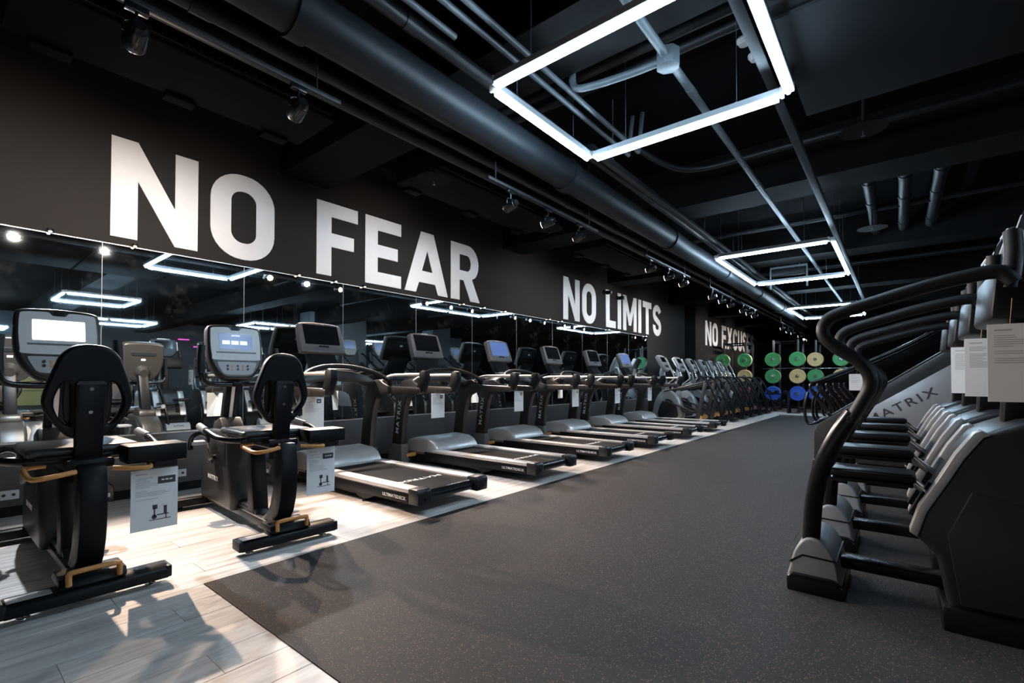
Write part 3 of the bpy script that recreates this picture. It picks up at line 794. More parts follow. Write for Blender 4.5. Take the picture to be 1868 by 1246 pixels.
    for s, ang in ((1, 60), (-1, 240)):
        c = Vector((1.15, s*0.14, 0.46)); e = c + Vector((math.cos(R(ang)), 0, math.sin(R(ang))))*0.155
        MB().tube([c, (c+e)/2, e], [0.030, 0.026, 0.018], n=10, smooth=2, flat=0.5).build('crank_arm', 'silver', t)
        p = MB().box(e.x-0.055, e.x+0.055, e.y+s*0.015, e.y+s*0.125, e.z-0.015, e.z+0.015, bev=0.008).build('pedal', 'lightgrey', t)
        MB().tube([(e.x-0.03, e.y+s*0.012, e.z), (e.x-0.05, e.y+s*0.02, e.z+0.055), (e.x-0.055, e.y+s*0.07, e.z+0.080), (e.x-0.05, e.y+s*0.12, e.z+0.055), (e.x-0.03, e.y+s*0.128, e.z-0.01), (e.x-0.03, e.y+s*0.128, e.z-0.05)], 0.012, n=8, smooth=3, flat=1.6).build('strap', 'black_gloss', p)
    # mast, console
    MB().prism([(1.16, 0.74), (1.26, 0.74), (1.13, 1.17), (1.05, 1.17)], -0.048, 0.048, bev=0.012).build('mast', 'black', t)
    MB().prism([(1.150, 0.76), (1.165, 0.76), (1.058, 1.12), (1.043, 1.12)], -0.012, 0.012).build('mast_strip', 'alu', t)
    T = Matrix.Translation((1.06, 0, 1.325)) @ Matrix.Rotation(R(13), 4, 'Y')
    F = T @ frame((0, 0, 0), (0, -1, 0), (0, 0, 1)) @ Matrix.Diagonal((0.87, 0.98, 1, 1))          # normal towards the rider
    co = MB().mesh(plate_mesh([console_outline()], 0.10, 0.022), F).build('console', 'bronze', t)
    face = smooth_outline(mirror_half([(0.0, -0.075), (0.19, -0.072), (0.205, -0.04), (0.212, 0.05), (0.206, 0.175), (0.185, 0.200), (0.10, 0.207), (0.055, 0.205), (0.035, 0.185), (0.0, 0.183)]), 3)
    MB().mesh(plate_mesh([face], 0.006, 0.002), F @ Matrix.Translation((0, 0, 0.051))).build('console_face', 'face', co)
    sc = MB().mesh(plate_mesh([rrect(0.285, 0.135, 0.006)], 0.004), F @ Matrix.Translation((0, 0.085, 0.054))).build('screen', screen, co, smooth=False)
    if screen != 'screen_glare':
        for i in range(3): MB().mesh(plate_mesh([rrect(0.062, 0.032, 0.003)], 0.002), F @ Matrix.Translation((-0.085+0.075*i, 0.075, 0.0565))).build('screen_icon', 'screen_icon', sc, smooth=False)
        text(sc, 'MATRIX', 0.018, F @ Vector((0, 0.135, 0.0568)), (F @ Vector((1, 0, 0)) - F.translation), (F @ Vector((0, 1, 0)) - F.translation), 'screen_icon', 'screen_text')
    MB().mesh(plate_mesh([rrect(0.06, 0.024, 0.008)], 0.008, 0.002), F @ Matrix.Translation((0, 0.200, 0.052))).build('fan_outlet', 'black', co)
    MB().mesh(plate_mesh([rrect(0.34, 0.012, 0.003)], 0.002), F @ Matrix.Translation((0, -0.010, 0.0545))).build('button_strip', 'grey', co)
    kp = smooth_outline(mirror_half([(0.0, -0.200), (0.11, -0.195), (0.145, -0.15), (0.165, -0.105), (0.15, -0.09), (0.0, -0.09)]), 3)
    k_ = MB().mesh(plate_mesh([kp], 0.006, 0.002), F @ Matrix.Translation((0, 0, 0.051))).build('keypad', 'lightgrey', co)
    for bx in (-0.085, -0.045, 0, 0.045, 0.085):
        for by in (-0.125, -0.152):
            MB(F).cyl((bx, by, 0.053), (bx, by, 0.058), 0.010, n=12).build('button', 'orange' if abs(bx) > 0.04 and abs(bx) < 0.05 else 'charcoal', k_)
    # rear of console
    MB(F).lathe([(0.085, -0.03), (0.08, -0.065), (0.055, -0.095), (0.045, -0.11)], (0, -0.12, -0.01)).build('console_neck', 'bronze', co)
    MB().mesh(plate_mesh([rrect(0.28, 0.045, 0.02)], 0.01, 0.003), F @ Matrix.Translation((0, 0.10, -0.051))).build('rear_vent', 'charcoal', co)
    MB().mesh(plate_mesh([rrect(0.05, 0.022, 0.003)], 0.004), F @ Matrix.Translation((0, 0.03, -0.052))).build('rear_sticker', 'white', co)
    # handlebar under console
    MB().tube([(0.93, 0.270, 1.36), (0.925, 0.275, 1.25), (0.93, 0.270, 1.14), (0.955, 0.235, 1.085), (0.985, 0.12, 1.07), (1.0, 0, 1.07), (0.985, -0.12, 1.07), (0.955, -0.235, 1.085), (0.93, -0.270, 1.14), (0.925, -0.275, 1.25), (0.93, -0.270, 1.36)], 0.019, smooth=4).build('handlebar', 'black_gloss', t)
    for s in (-1, 1): MB().tube([(0.93, s*0.270, 1.37), (0.924, s*0.277, 1.27), (0.928, s*0.273, 1.16)], 0.027, smooth=4).build('hand_grip', 'black_soft', t)
    MB().box(0.97, 1.10, -0.035, 0.035, 1.05, 1.09, bev=0.008).build('bar_clamp', 'black', t)
    # front foot
    ff = MB().prism([(1.50, 0.03), (1.50, 0.085), (1.53, 0.10), (1.60, 0.10), (1.63, 0.085), (1.63, 0.03)], -0.31, 0.31, bev=0.006).build('front_foot', 'black', t)
    MB().box(1.525, 1.605, -0.30, 0.30, 0.100, 0.103).build('foot_strip', 'silver', ff)
    for s in (-1, 1): MB().cyl((1.565, s*0.25, 0), (1.565, s*0.25, 0.03), 0.022, n=12).build('leveller', 'black', ff)
    return t
make_bike('left recumbent exercise bike with white reflection on its screen, nearest the viewer', (-3.14, 0.545, 0), 180, 'screen_glare')
make_bike('right recumbent exercise bike with dark blue screen beside the treadmill', (-3.20, 1.56, 0), 177, 'screen_navy')
sheet((-3.20, 0.815, 0.612), 90, 'printed sheet hanging from the cup holder of the left bike', 0.215, 0.33, 'bike', 0.045)
sheet((-3.27, 1.83, 0.612), 90, 'printed sheet hanging from the cup holder of the right bike', 0.215, 0.33, 'bike', 0.045)

# ================================================================== TREADMILLS
def make_treadmill(label, loc, screen):
    t = thing('treadmill', label, 'treadmill', loc, 180, 'treadmills in a row facing the mirror')
    # deck
    MB().prism([(0.03, 0.10), (0.03, 0.165), (2.2, 0.165), (2.2, 0.05), (0.75, 0.05), (0.62, 0.075)], -0.385, 0.385, bev=0.006).build('deck_frame', 'black', t)
    b = MB().prism([(0.02, 0.165), (0.035, 0.187), (1.62, 0.187), (1.62, 0.160), (0.1, 0.15)], -0.275, 0.275).build('running_belt', 'belt', t)
    text(b, 'MATRIX', 0.085, (0.42, 0.0, 0.1878), (0, 1, 0), (-1, 0, 0), 'print', 'belt_lettering', stretch=1.6)
    MB().cyl((0.035, -0.275, 0.142), (0.035, 0.275, 0.142), 0.045, n=20).build('rear_roller', 'black_gloss', t)
    for s in (-1, 1):
        MB().box(0.07, 1.62, s*0.345-0.065, s*0.345+0.065, 0.168, 0.207, bev=0.010).build('side_rail', 'alu', t)
        MB().prism([(-0.045, 0.085), (-0.050, 0.19), (-0.03, 0.216), (0.085, 0.214), (0.085, 0.085)], s*0.345-0.072, s*0.345+0.072, bev=0.012).build('rear_end_cap', 'charcoal', t)
        MB().box(0.085, 1.75, s*0.405-0.012, s*0.405+0.012, 0.085, 0.170, bev=0.003).build('side_skirt', 'black', t)
        MB().prism([(0.55, 0.086), (0.95, 0.086), (0.82, 0.03), (0.70, 0.03)], s*0.37-0.02, s*0.37+0.02, bev=0.004).build('rear_leg', 'black', t)
        MB().cyl((0.76, s*0.37, 0.0), (0.76, s*0.37, 0.03), 0.022, n=12).build('leveller', 'black_soft', t)
        MB().cyl((-0.048, s*0.345, 0.13), (-0.052, s*0.345, 0.13), 0.012, n=10).build('adjuster_hole', 'black', t)
        MB().cyl((2.05, s*0.33, 0.03), (2.05, s*0.33+s*0.04, 0.03), 0.03, n=14).build('transport_wheel', 'black_soft', t)
    text(t, 'ULTIMATEDECK', 0.038, (0.27, 0.4175, 0.125), (-1, 0, 0), (0, 0, 1), 'print', 'deck_lettering', stretch=1.15)
    # motor cover
    mc = MB().prism([(1.53, 0.172), (1.545, 0.225), (1.60, 0.292), (1.70, 0.335), (1.95, 0.350), (2.13, 0.31), (2.20, 0.20), (2.20, 0.10), (1.6, 0.10)], -0.385, 0.385, bev=0.03, seg=3).build('motor_cover', 'alu', t)
    MB().cyl((1.98, -0.54, 0.12), (1.98, 0.54, 0.12), 0.028, n=12).build('base_crossbar', 'orange', t)
    # uprights with arms
    for s in (-1, 1):
        y = s*0.56
        # outline of upright + arm in x,z (x grows to the front)
        up = [(2.19, 0.24), (2.14, 0.60), (2.09, 0.93), (2.04, 1.05), (1.96, 1.10), (1.80, 1.115), (1.72, 1.07), (1.62, 1.035), (1.15, 1.025), (1.06, 1.02),
              (1.04, 0.965), (1.12, 0.945), (1.62, 0.945), (1.76, 0.925), (1.86, 0.88), (1.915, 0.76), (1.95, 0.60), (1.99, 0.24)]
        u = MB().prism(up, y-0.042, y+0.042, bev=0.014, seg=2).build('upright', 'bronze' , t)
        MB().prism([(1.955, 0.02), (1.965, 0.27), (2.215, 0.27), (2.26, 0.02)], y-0.060, y+0.060, bev=0.012).build('upright_foot', 'bezel', u)
        MB().tube([(1.78, y, 1.10), (1.62, y, 1.155), (1.35, y, 1.165), (1.08, y, 1.165)], 0.019, smooth=4).build('side_handrail', 'alu', u)
        MB().prism([(1.13, 0.955), (1.02, 0.965), (0.955, 1.11), (0.965, 1.20), (1.02, 1.215), (1.085, 1.185), (1.075, 1.13), (1.12, 1.03)], y-0.034, y+0.034, bev=0.014).build('hand_grip', 'black', u)
        MB().box(1.62, 1.70, y-0.022, y+0.022, 1.04, 1.14, bev=0.01).build('grip_post', 'black', u)
    text(t, 'MATRIX', 0.085, (2.045, 0.6028, 0.62), (-0.135, 0, 1), (1, 0, 0.135), 'print', 'upright_lettering', spacing=1.2, stretch=1.25)
    # dash: arched plate with black arched bar, curving between the arms
    arch = [(1.62, 0.53, 1.10), (1.72, 0.42, 1.185), (1.80, 0.22, 1.245), (1.83, 0.0, 1.262), (1.80, -0.22, 1.245), (1.72, -0.42, 1.185), (1.62, -0.53, 1.10)]
    MB().tube(arch, 0.026, n=12, smooth=5).build('front_handlebar', 'black_soft', t)
    da = MB().prism([(-0.52, 1.03), (-0.52, 1.09), (-0.40, 1.155), (-0.20, 1.205), (0, 1.222), (0.20, 1.205), (0.40, 1.155), (0.52, 1.09), (0.52, 1.03), (0.34, 1.075), (0, 1.10), (-0.34, 1.075)], 1.86, 2.10, bev=0.012, plane='yz').build('dashboard', 'bronze', t)
    MB().box(1.88, 2.12, -0.20, 0.20, 1.20, 1.235, bev=0.012).build('dash_tray', 'grey', da)
    for yy in (-0.12, 0.12): MB().cyl((1.95, yy, 1.232), (1.95, yy, 1.242), 0.02, n=12).build('dash_button', 'plate_green' if yy > 0 else 'plate_red', da)
    MB().prism([(2.02, 1.20), (2.16, 1.18), (2.30, 1.44), (2.22, 1.46)], -0.17, 0.17, bev=0.02).build('console_neck', 'charcoal', t)
    T = Matrix.Translation((2.22, 0, 1.585)) @ Matrix.Rotation(R(20), 4, 'Y')
    F = T @ frame((0, 0, 0), (0, -1, 0), (0, 0, 1))
    outl = smooth_outline(mirror_half([(0.0, -0.185), (0.25, -0.182), (0.272, -0.16), (0.275, -0.08), (0.262, 0.14), (0.235, 0.178), (0.12, 0.192), (0.0, 0.195)]), 3)
    co = MB().mesh(plate_mesh([outl], 0.085, 0.018), F).build('console', 'bezel', t)
    MB().mesh(plate_mesh([rrect(0.43, 0.245, 0.012)], 0.006), F @ Matrix.Translation((0, 0.035, 0.042))).build('screen', screen, co, smooth=False)
    MB().mesh(plate_mesh([rrect(0.50, 0.06, 0.02)], 0.012, 0.003), F @ Matrix.Translation((0, -0.135, 0.040))).build('control_panel', 'grey', co)
    MB().mesh(plate_mesh([rrect(0.13, 0.022, 0.010)], 0.008, 0.002), F @ Matrix.Translation((0, -0.112, 0.047))).build('button_slot', 'black', co)
    f = lambda v: (F @ Vector(v)) - F.translation
    text(co, 'MATRIX', 0.026, F @ Vector((0, 0.176, 0.043)), f((1, 0, 0)), f((0, 1, 0)), 'print', 'console_lettering', spacing=1.3)
    MB().mesh(plate_mesh([outl], 0.03, 0.01), F @ Matrix.Diagonal((0.97, 0.97, 1, 1)) @ Matrix.Translation((0, 0, -0.045))).build('rear_shell', 'black', co)
    MB().mesh(plate_mesh([rrect(0.42, 0.13, 0.02)], 0.03, 0.008), F @ Matrix.Translation((0, 0.06, -0.052))).build('rear_cover', 'charcoal', co)
    MB().mesh(plate_mesh([rrect(0.05, 0.028, 0.003)], 0.004), F @ Matrix.Translation((0, 0.06, -0.069))).build('rear_sticker', 'white', co)
    return t
TM = [(2.93, 'screen', 'treadmill nearest the exercise bikes, first of the row'), (4.53, 'screen', 'second treadmill from the exercise bikes'),
      (6.13, 'screen_blue', 'third treadmill from the bikes, with a bright blue screen'), (7.73, 'screen', 'fourth treadmill from the exercise bikes'),
      (9.33, 'screen', 'fifth treadmill from the bikes, next to last of the row'), (10.93, 'screen_blue', 'last treadmill of the row, beside the ellipticals')]
protos = {}
for (y, s, lab) in TM:
    if s not in protos:
        protos[s] = make_treadmill(lab, (-3.05, y, 0), s); index_children()
    else:
        dup(protos[s], (-3.05, y, 0), label=lab)
ords = ['first', 'second', 'third', 'fourth', 'fifth', 'last']
for i, (y, s, lab) in enumerate(TM):
    yy = y - 0.56
    sheet((-4.38, yy, 0.945), 90, f'white printed sheet hanging from the {ords[i]} treadmill of the row', 0.215, 0.30, 'treadmill', 0.055)

# ================================================================== ELLIPTICALS
def make_elliptical(label, loc, group='ellipticals past the treadmills', rz=180):
    t = thing('elliptical_trainer', label, 'elliptical', loc, rz, group)
    MB().box(0.15, 1.85, -0.06, 0.06, 0.035, 0.095, bev=0.012).build('base_beam', 'black', t)
    for x in (0.12, 1.82):
        MB().box(x-0.045, x+0.045, -0.34, 0.34, 0.02, 0.08, bev=0.012).build('foot_bar', 'black', t)
    body = smooth_outline([(1.12, 0.10), (1.08, 0.35), (1.18, 0.62), (1.36, 0.80), (1.58, 0.84), (1.76, 0.62), (1.84, 0.32), (1.84, 0.10)], 3)
    sh = MB().prism(body, -0.13, 0.13, bev=0.02).build('drive_housing', 'silver', t)
    MB().prism(smooth_outline([(1.20, 0.12), (1.18, 0.35), (1.30, 0.55), (1.48, 0.62), (1.64, 0.45), (1.68, 0.12)], 3), -0.14, 0.14, bev=0.01).build('wheel_cover', 'charcoal', sh)
    MB().prism([(1.42, 0.78), (1.62, 0.80), (1.70, 1.30), (1.66, 1.46), (1.56, 1.46), (1.55, 1.25)], -0.055, 0.055, bev=0.02).build('mast', 'silver', t)
    T = Matrix.Translation((1.60, 0, 1.56)) @ Matrix.Rotation(R(30), 4, 'Y')
    F = T @ frame((0, 0, 0), (0, -1, 0), (0, 0, 1))
    co = MB().mesh(plate_mesh([console_outline()], 0.10, 0.025), F).build('console', 'lightgrey', t)
    MB().mesh(plate_mesh([rrect(0.29, 0.15, 0.01)], 0.004), F @ Matrix.Translation((0, 0.085, 0.053))).build('screen', 'screen', co, smooth=False)
    MB().mesh(plate_mesh([rrect(0.22, 0.08, 0.02)], 0.006), F @ Matrix.Translation((0, -0.12, 0.052))).build('keypad', 'charcoal', co)
    for s in (-1, 1):
        MB().tube([(1.50, s*0.20, 0.55), (1.46, s*0.24, 0.85), (1.36, s*0.27, 1.02), (1.22, s*0.29, 1.13), (1.20, s*0.30, 1.22), (1.38, s*0.29, 1.62), (1.43, s*0.27, 1.70)], 0.018, smooth=4).build('moving_handle', 'silver', t)
        MB().tube([(1.50, s*0.16, 0.95), (1.30, s*0.17, 1.02), (1.18, s*0.18, 1.10), (1.22, s*0.20, 1.30), (1.30, s*0.20, 1.42)], 0.015, smooth=4).build('fixed_handle', 'chrome', t)
        MB().tube([(1.46, s*0.20, 0.56), (1.0, s*0.20, 0.40), (0.62, s*0.20, 0.26)], 0.026, smooth=1).build('pedal_arm', 'graphite', t)
        MB().prism([(0.55, 0.27), (0.60, 0.31), (0.98, 0.34), (1.04, 0.40), (1.07, 0.39), (1.02, 0.30), (0.95, 0.27)], s*0.20-0.075, s*0.20+0.075, bev=0.01).build('pedal', 'charcoal', t)
        MB().cyl((0.58, s*0.20-0.03, 0.17), (0.58, s*0.20+0.03, 0.17), 0.06, n=18).build('roller', 'orange', t)
        MB().box(0.20, 1.10, s*0.20-0.02, s*0.20+0.02, 0.08, 0.11, bev=0.005).build('track', 'black', t)
        MB().tube([(1.46, s*0.30, 0.82), (0.95, s*0.34, 0.93), (0.36, s*0.36, 1.08)], 0.024, smooth=1).build('side_rail', 'charcoal', t)
        MB().prism([(0.34, 1.10), (0.42, 1.10), (0.66, 0.08), (0.56, 0.08)], s*0.36-0.02, s*0.36+0.02, bev=0.006).build('front_strut', 'graphite', t)
        MB().tube([(0.50, s*0.36, 1.20), (0.38, s*0.36, 1.10), (0.24, s*0.36, 0.85), (0.10, s*0.36, 0.50), (0.04, s*0.36, 0.25), (0.10, s*0.35, 0.06)], 0.026, smooth=4).build('rear_strut', 'black', t)
        MB().cyl((0.38, s*0.33, 1.04), (0.38, s*0.395, 1.04), 0.022, n=12).build('pivot_bolt', 'chrome', t)
    MB().cyl((0.50, -0.36, 1.20), (0.50, 0.36, 1.20), 0.022, n=12).build('rear_crossbar', 'black', t)
    return t
e0 = make_elliptical('elliptical trainer right beside the last treadmill', (-3.30, 12.5, 0)); index_children()
for i, o_ in enumerate(('second', 'third', 'fourth', 'fifth')):
    dup(e0, (-3.30, 13.7 + 1.05*i, 0), label=f'{o_} elliptical trainer past the last treadmill')
dup(e0, (-3.30, 17.9, 0), label='farthest elliptical trainer, nearest to the weight racks')

# ================================================================== STEPPERS (right foreground)
def make_stepper(label, loc):
    t = thing('stepper', label, 'stair stepper', loc, 0, 'steppers along the right side of the aisle')
    # local: +x towards the console, -y towards the viewer, x=0 at world X=0
    prof = [(0.16, 0.10), (0.125, 0.32), (0.045, 0.40), (0.075, 0.52), (0.142, 0.65), (0.20, 0.77), (0.262, 0.865), (0.40, 0.93), (0.62, 0.96), (0.95, 0.80), (1.10, 0.45), (1.12, 0.10)]
    sh = MB().prism(prof, -0.26, 0.27, bev=0.03, seg=3).build('body_shroud', 'charcoal', t)
    # side blade panels (proud dark faces)
    for s in (-1, 1):
        MB().prism([(0.20, 0.13), (0.16, 0.42), (0.24, 0.62), (1.02, 0.42), (1.06, 0.13)], s*0.265-0.008, s*0.265+0.008, bev=0.004).build('side_panel', 'charcoal', sh)
    # silver fenders with slots: arcs over the rear of the shroud
    arcp = [(0.042, 0.405), (0.075, 0.52), (0.142, 0.65), (0.20, 0.77), (0.262, 0.868), (0.285, 0.880)]
    arcq = [(x+0.018, z-0.012) for x, z in arcp][::-1]
    for (y0, y1) in ((-0.262, -0.165), (0.165, 0.262)):
        MB().prism([(x-0.010, z+0.006) for x, z in arcp] + arcq, y0, y1, bev=0.003).build('fender', 'silver', sh)
    for y in (-0.125, 0.125):
        MB().prism([(0.030, 0.47), (0.105, 0.63), (0.125, 0.62), (0.05, 0.46)], y-0.028, y+0.028).build('pedal_slot', 'black', sh)
    # pedals on arms
    for i, (y, z) in enumerate(((-0.135, 0.66), (0.135, 0.74))):
        p = MB().box(-0.27, 0.06, y-0.105, y+0.105, z-0.035, z, bev=0.012, seg=2).build('pedal', 'black', t)
        MB().box(-0.262, 0.045, y-0.095, y+0.095, z, z+0.006, bev=0.003).build('tread_pad', 'charcoal', p)
        MB().box(-0.272, 0.05, y-0.107, y+0.107, z-0.055, z-0.040, bev=0.006).build('pedal_rim', 'black_gloss', p)
        MB().tube([(0.04, y, z-0.03), (0.12, y, z-0.10), (0.26, y, z-0.20)], 0.02, smooth=1).build('pedal_arm', 'chrome', p)
    # rear fairing
    fa = MB().prism(smooth_outline([(-0.46, 0.02), (-0.455, 0.13), (-0.43, 0.22), (-0.38, 0.28), (-0.31, 0.27), (-0.26, 0.20), (-0.24, 0.10), (-0.24, 0.02)], 3), -0.20, 0.20, bev=0.05, seg=4).build('rear_fairing', 'housing', t)
    MB().prism([(-0.47, 0.0), (-0.47, 0.075), (-0.44, 0.095), (-0.26, 0.095), (-0.22, 0.06), (-0.22, 0.0)], -0.225, 0.225, bev=0.012).build('rear_foot', 'black_gloss', fa)
    MB().prism([(-0.458, 0.150), (-0.40, 0.195), (-0.25, 0.190), (-0.25, 0.182), (-0.40, 0.187), (-0.458, 0.142)], -0.202, 0.202).build('fairing_seam', 'black', fa)
    text(fa, 'MATRIX', 0.045, (-0.449, 0.0, 0.235), (0, -1, 0), (0.45, 0, 1), 'darkprint', 'fairing_lettering')
    MB().box(-0.28, 0.20, -0.05, 0.05, 0.115, 0.175, bev=0.010).build('base_beam', 'black_gloss', t)
    MB().box(0.14, 1.10, -0.27, 0.27, 0.0, 0.11, bev=0.012).build('base_plinth', 'black', t)
    # near side long rail: post, S-bend, rail to console (y drifts outwards)
    yl = lambda z: -0.13 - 0.17*min(1.0, max(0.0, (z-0.10)/1.2))
    post = [(-0.375, 0.09), (-0.362, 0.30), (-0.343, 0.50), (-0.30, 0.68), (-0.235, 0.83), (-0.17, 0.94)]
    po = MB().tube([(x, yl(z), z) for x, z in post], 0.041, n=14, smooth=5, flat=0.65).build('rear_post', 'black_gloss', t)
    for (x, z) in ((-0.372, 0.165), (-0.185, 0.915)):
        MB().cyl((x, yl(z)-0.022, z), (x, yl(z)-0.034, z), 0.014, 0.011, n=14).build('bolt', 'chrome', po)
    rail = [(-0.185, 0.90), (-0.135, 1.00), (-0.105, 1.07), (-0.11, 1.135), (-0.155, 1.20), (-0.235, 1.262), (-0.285, 1.33), (-0.27, 1.395), (-0.20, 1.432), (-0.10, 1.462), (0.09, 1.515), (0.24, 1.545), (0.33, 1.55), (0.37, 1.50)]
    MB().tube([(x, yl(z), z) for x, z in rail], 0.030, n=14, smooth=5).build('handrail', 'black_soft', t)
    # mast and console
    MB().prism([(0.36, 0.90), (0.50, 0.93), (0.52, 1.30), (0.50, 1.62), (0.42, 1.64), (0.38, 1.30)], -0.06, 0.06, bev=0.02).build('mast', 'black', t)
    MB().prism([(0.30, 1.36), (0.48, 1.34), (0.50, 1.42), (0.32, 1.58)], -0.31, 0.28, bev=0.02).build('handle_bridge', 'black', t)
    for s in (-1, 1):
        MB().tube([(0.36, s*0.27-0.02, 1.48), (0.375, s*0.26-0.02, 1.62), (0.375, s*0.24-0.02, 1.72)], 0.030, smooth=4).build('upright_handle', 'black_soft', t)
    T = Matrix.Translation((0.475, -0.02, 1.76)) @ Matrix.Rotation(R(16), 4, 'Y')
    F = T @ frame((0, 0, 0), (0, -1, 0), (0, 0, 1))
    co = MB().mesh(plate_mesh([console_outline()], 0.085, 0.02), F @ Matrix.Diagonal((1, 0.82, 1, 1))).build('console', 'charcoal', t)
    for sx in (-1, 1): MB(F).box(sx*0.222, sx*0.236, -0.06, 0.13, 0.025, 0.046, bev=0.005).build('edge_strip', 'alu', co)  # silver strips imitate the lit side edges of the console
    MB(F).box(-0.11, 0.11, 0.175, 0.192, 0.025, 0.046, bev=0.005).build('edge_strip', 'alu', co)  # likewise for the lit top edge
    MB().mesh(plate_mesh([rrect(0.30, 0.16, 0.01)], 0.004), F @ Matrix.Translation((0, 0.06, 0.044))).build('screen', 'screen', co, smooth=False)
    MB().mesh(plate_mesh([rrect(0.24, 0.08, 0.02)], 0.006), F @ Matrix.Translation((0, -0.10, 0.044))).build('keypad', 'charcoal', co)
    MB().mesh(plate_mesh([rrect(0.40, 0.30, 0.04)], 0.02, 0.006), F @ Matrix.Translation((0, 0, -0.05))).build('rear_cover', 'black', co)
    return t
SY = [3.10, 3.95, 4.80, 5.65]
s0 = make_stepper('stepper at the right edge, nearest the viewer', (0, SY[0], 0)); index_children()
for y, lab in zip(SY[1:], ('second stepper from the viewer along the right side', 'third stepper from the viewer along the right side', 'last stepper of the row, in front of the stair climbers')):
    dup(s0, (0, y, 0), label=lab)
for i, y in enumerate(SY[:3]):
    sheet((0.405, y-0.40, 1.325), 0, f'printed sheet hanging on the {("nearest", "second", "third")[i]} stepper at the right', 0.25, 0.31, 'stepper', 0.10)

# ================================================================== STAIR CLIMBERS
def make_climber(label, loc):
    t = thing('stair_climber', label, 'stair climber', loc, 0, 'stair climbers behind the steppers')
    side = [(-0.84, 0.10), (-0.84, 0.46), (-0.80, 0.55), (-0.70, 0.62), (0.32, 1.36), (0.70, 1.62), (0.80, 1.55), (0.95, 0.60), (0.95, 0.10)]
    for s in (-1, 1):
        y = s*0.36
        p = MB().prism(side, y-0.045, y+0.045, bev=0.015).build('side_shell', 'graphite', t)
        MB().prism([(-0.58, 0.42), (-0.42, 0.66), (0.60, 1.38), (0.72, 1.28), (0.72, 0.42)], y+s*0.045-0.004, y+s*0.045+0.006, bev=0.003).build('side_panel', 'silver', p)
        MB().tube([(-0.80, y, 0.565), (-0.68, y, 0.645), (0.32, y, 1.375), (0.68, y, 1.625)], 0.012, n=8, smooth=1).build('edge_strip', 'bronze', p)
        MB().tube([(-0.60, y, 0.55), (-0.74, y, 0.80), (-0.86, y, 0.98), (-0.85, y, 1.07), (-0.70, y, 1.13), (0.0, y, 1.46), (0.55, y, 1.80), (0.70, y, 1.86)], 0.024, n=10, smooth=4).build('handrail', 'black_gloss', t)
        MB().tube([(-0.72, y+s*0.0, 0.62), (-0.90, y, 0.55), (-0.94, y, 0.75), (-0.90, y, 0.95)], 0.018, n=8, smooth=4).build('lower_rail', 'black_gloss', t)
        for (x, z) in ((-0.66, 0.64), (-0.69, 0.70)): MB().cyl((x, y+s*0.022, z), (x, y+s*0.034, z), 0.012, n=10).build('bolt', 'chrome', t)
        if s < 0:
            text(p, 'MATRIX', 0.135, (0.02, y-0.0515, 0.80), (1, 0, 0.60), (-0.60, 0, 1), 'darkprint', 'side_lettering', spacing=1.25, stretch=1.25)
    for i in range(7):
        x = -0.66 + 0.20*i; z = 0.30 + 0.165*i
        MB().box(x, x+0.25, -0.31, 0.31, z-0.03, z, bev=0.006).box(x+0.23, x+0.25, -0.31, 0.31, z-0.0, z+0.15).build('step', 'charcoal', t)
    MB().box(-0.82, 0.94, -0.30, 0.30, 0.05, 0.18, bev=0.01).build('base', 'black', t)
    for x in (-0.80, 0.85):
        for s in (-1, 1): MB().box(x-0.06, x+0.06, s*0.36-0.05, s*0.36+0.05, 0.0, 0.10, bev=0.01).build('foot', 'bronze', t)
    MB().prism([(0.66, 1.45), (0.86, 1.40), (0.92, 1.95), (0.80, 1.98)], -0.30, 0.30, bev=0.03).build('console_mast', 'black', t)
    T = Matrix.Translation((0.80, 0, 2.02)) @ Matrix.Rotation(R(18), 4, 'Y')
    F = T @ frame((0, 0, 0), (0, -1, 0), (0, 0, 1))
    co = MB().mesh(plate_mesh([console_outline()], 0.09, 0.02), F).build('console', 'grey', t)
    MB().mesh(plate_mesh([rrect(0.33, 0.19, 0.01)], 0.004), F @ Matrix.Translation((0, 0.06, 0.047))).build('screen', 'screen_navy', co, smooth=False)
    return t
CY = [7.50, 8.55, 9.60, 10.65, 11.70]
c0 = make_climber('stair climber with big lettering behind the steppers, nearest of its row', (0, CY[0], 0)); index_children()
for y, lab in zip(CY[1:], ('second stair climber behind the steppers', 'third stair climber behind the steppers', 'fourth stair climber behind the steppers', 'farthest stair climber behind the steppers')):
    dup(c0, (0, y, 0), label=lab, skip=('side_lettering',) )
sheet((-0.32, CY[0]-0.365, 1.18), 0, 'white sheet hanging from the rail of the nearest stair climber', 0.297, 0.20, 'bike', 0.16)

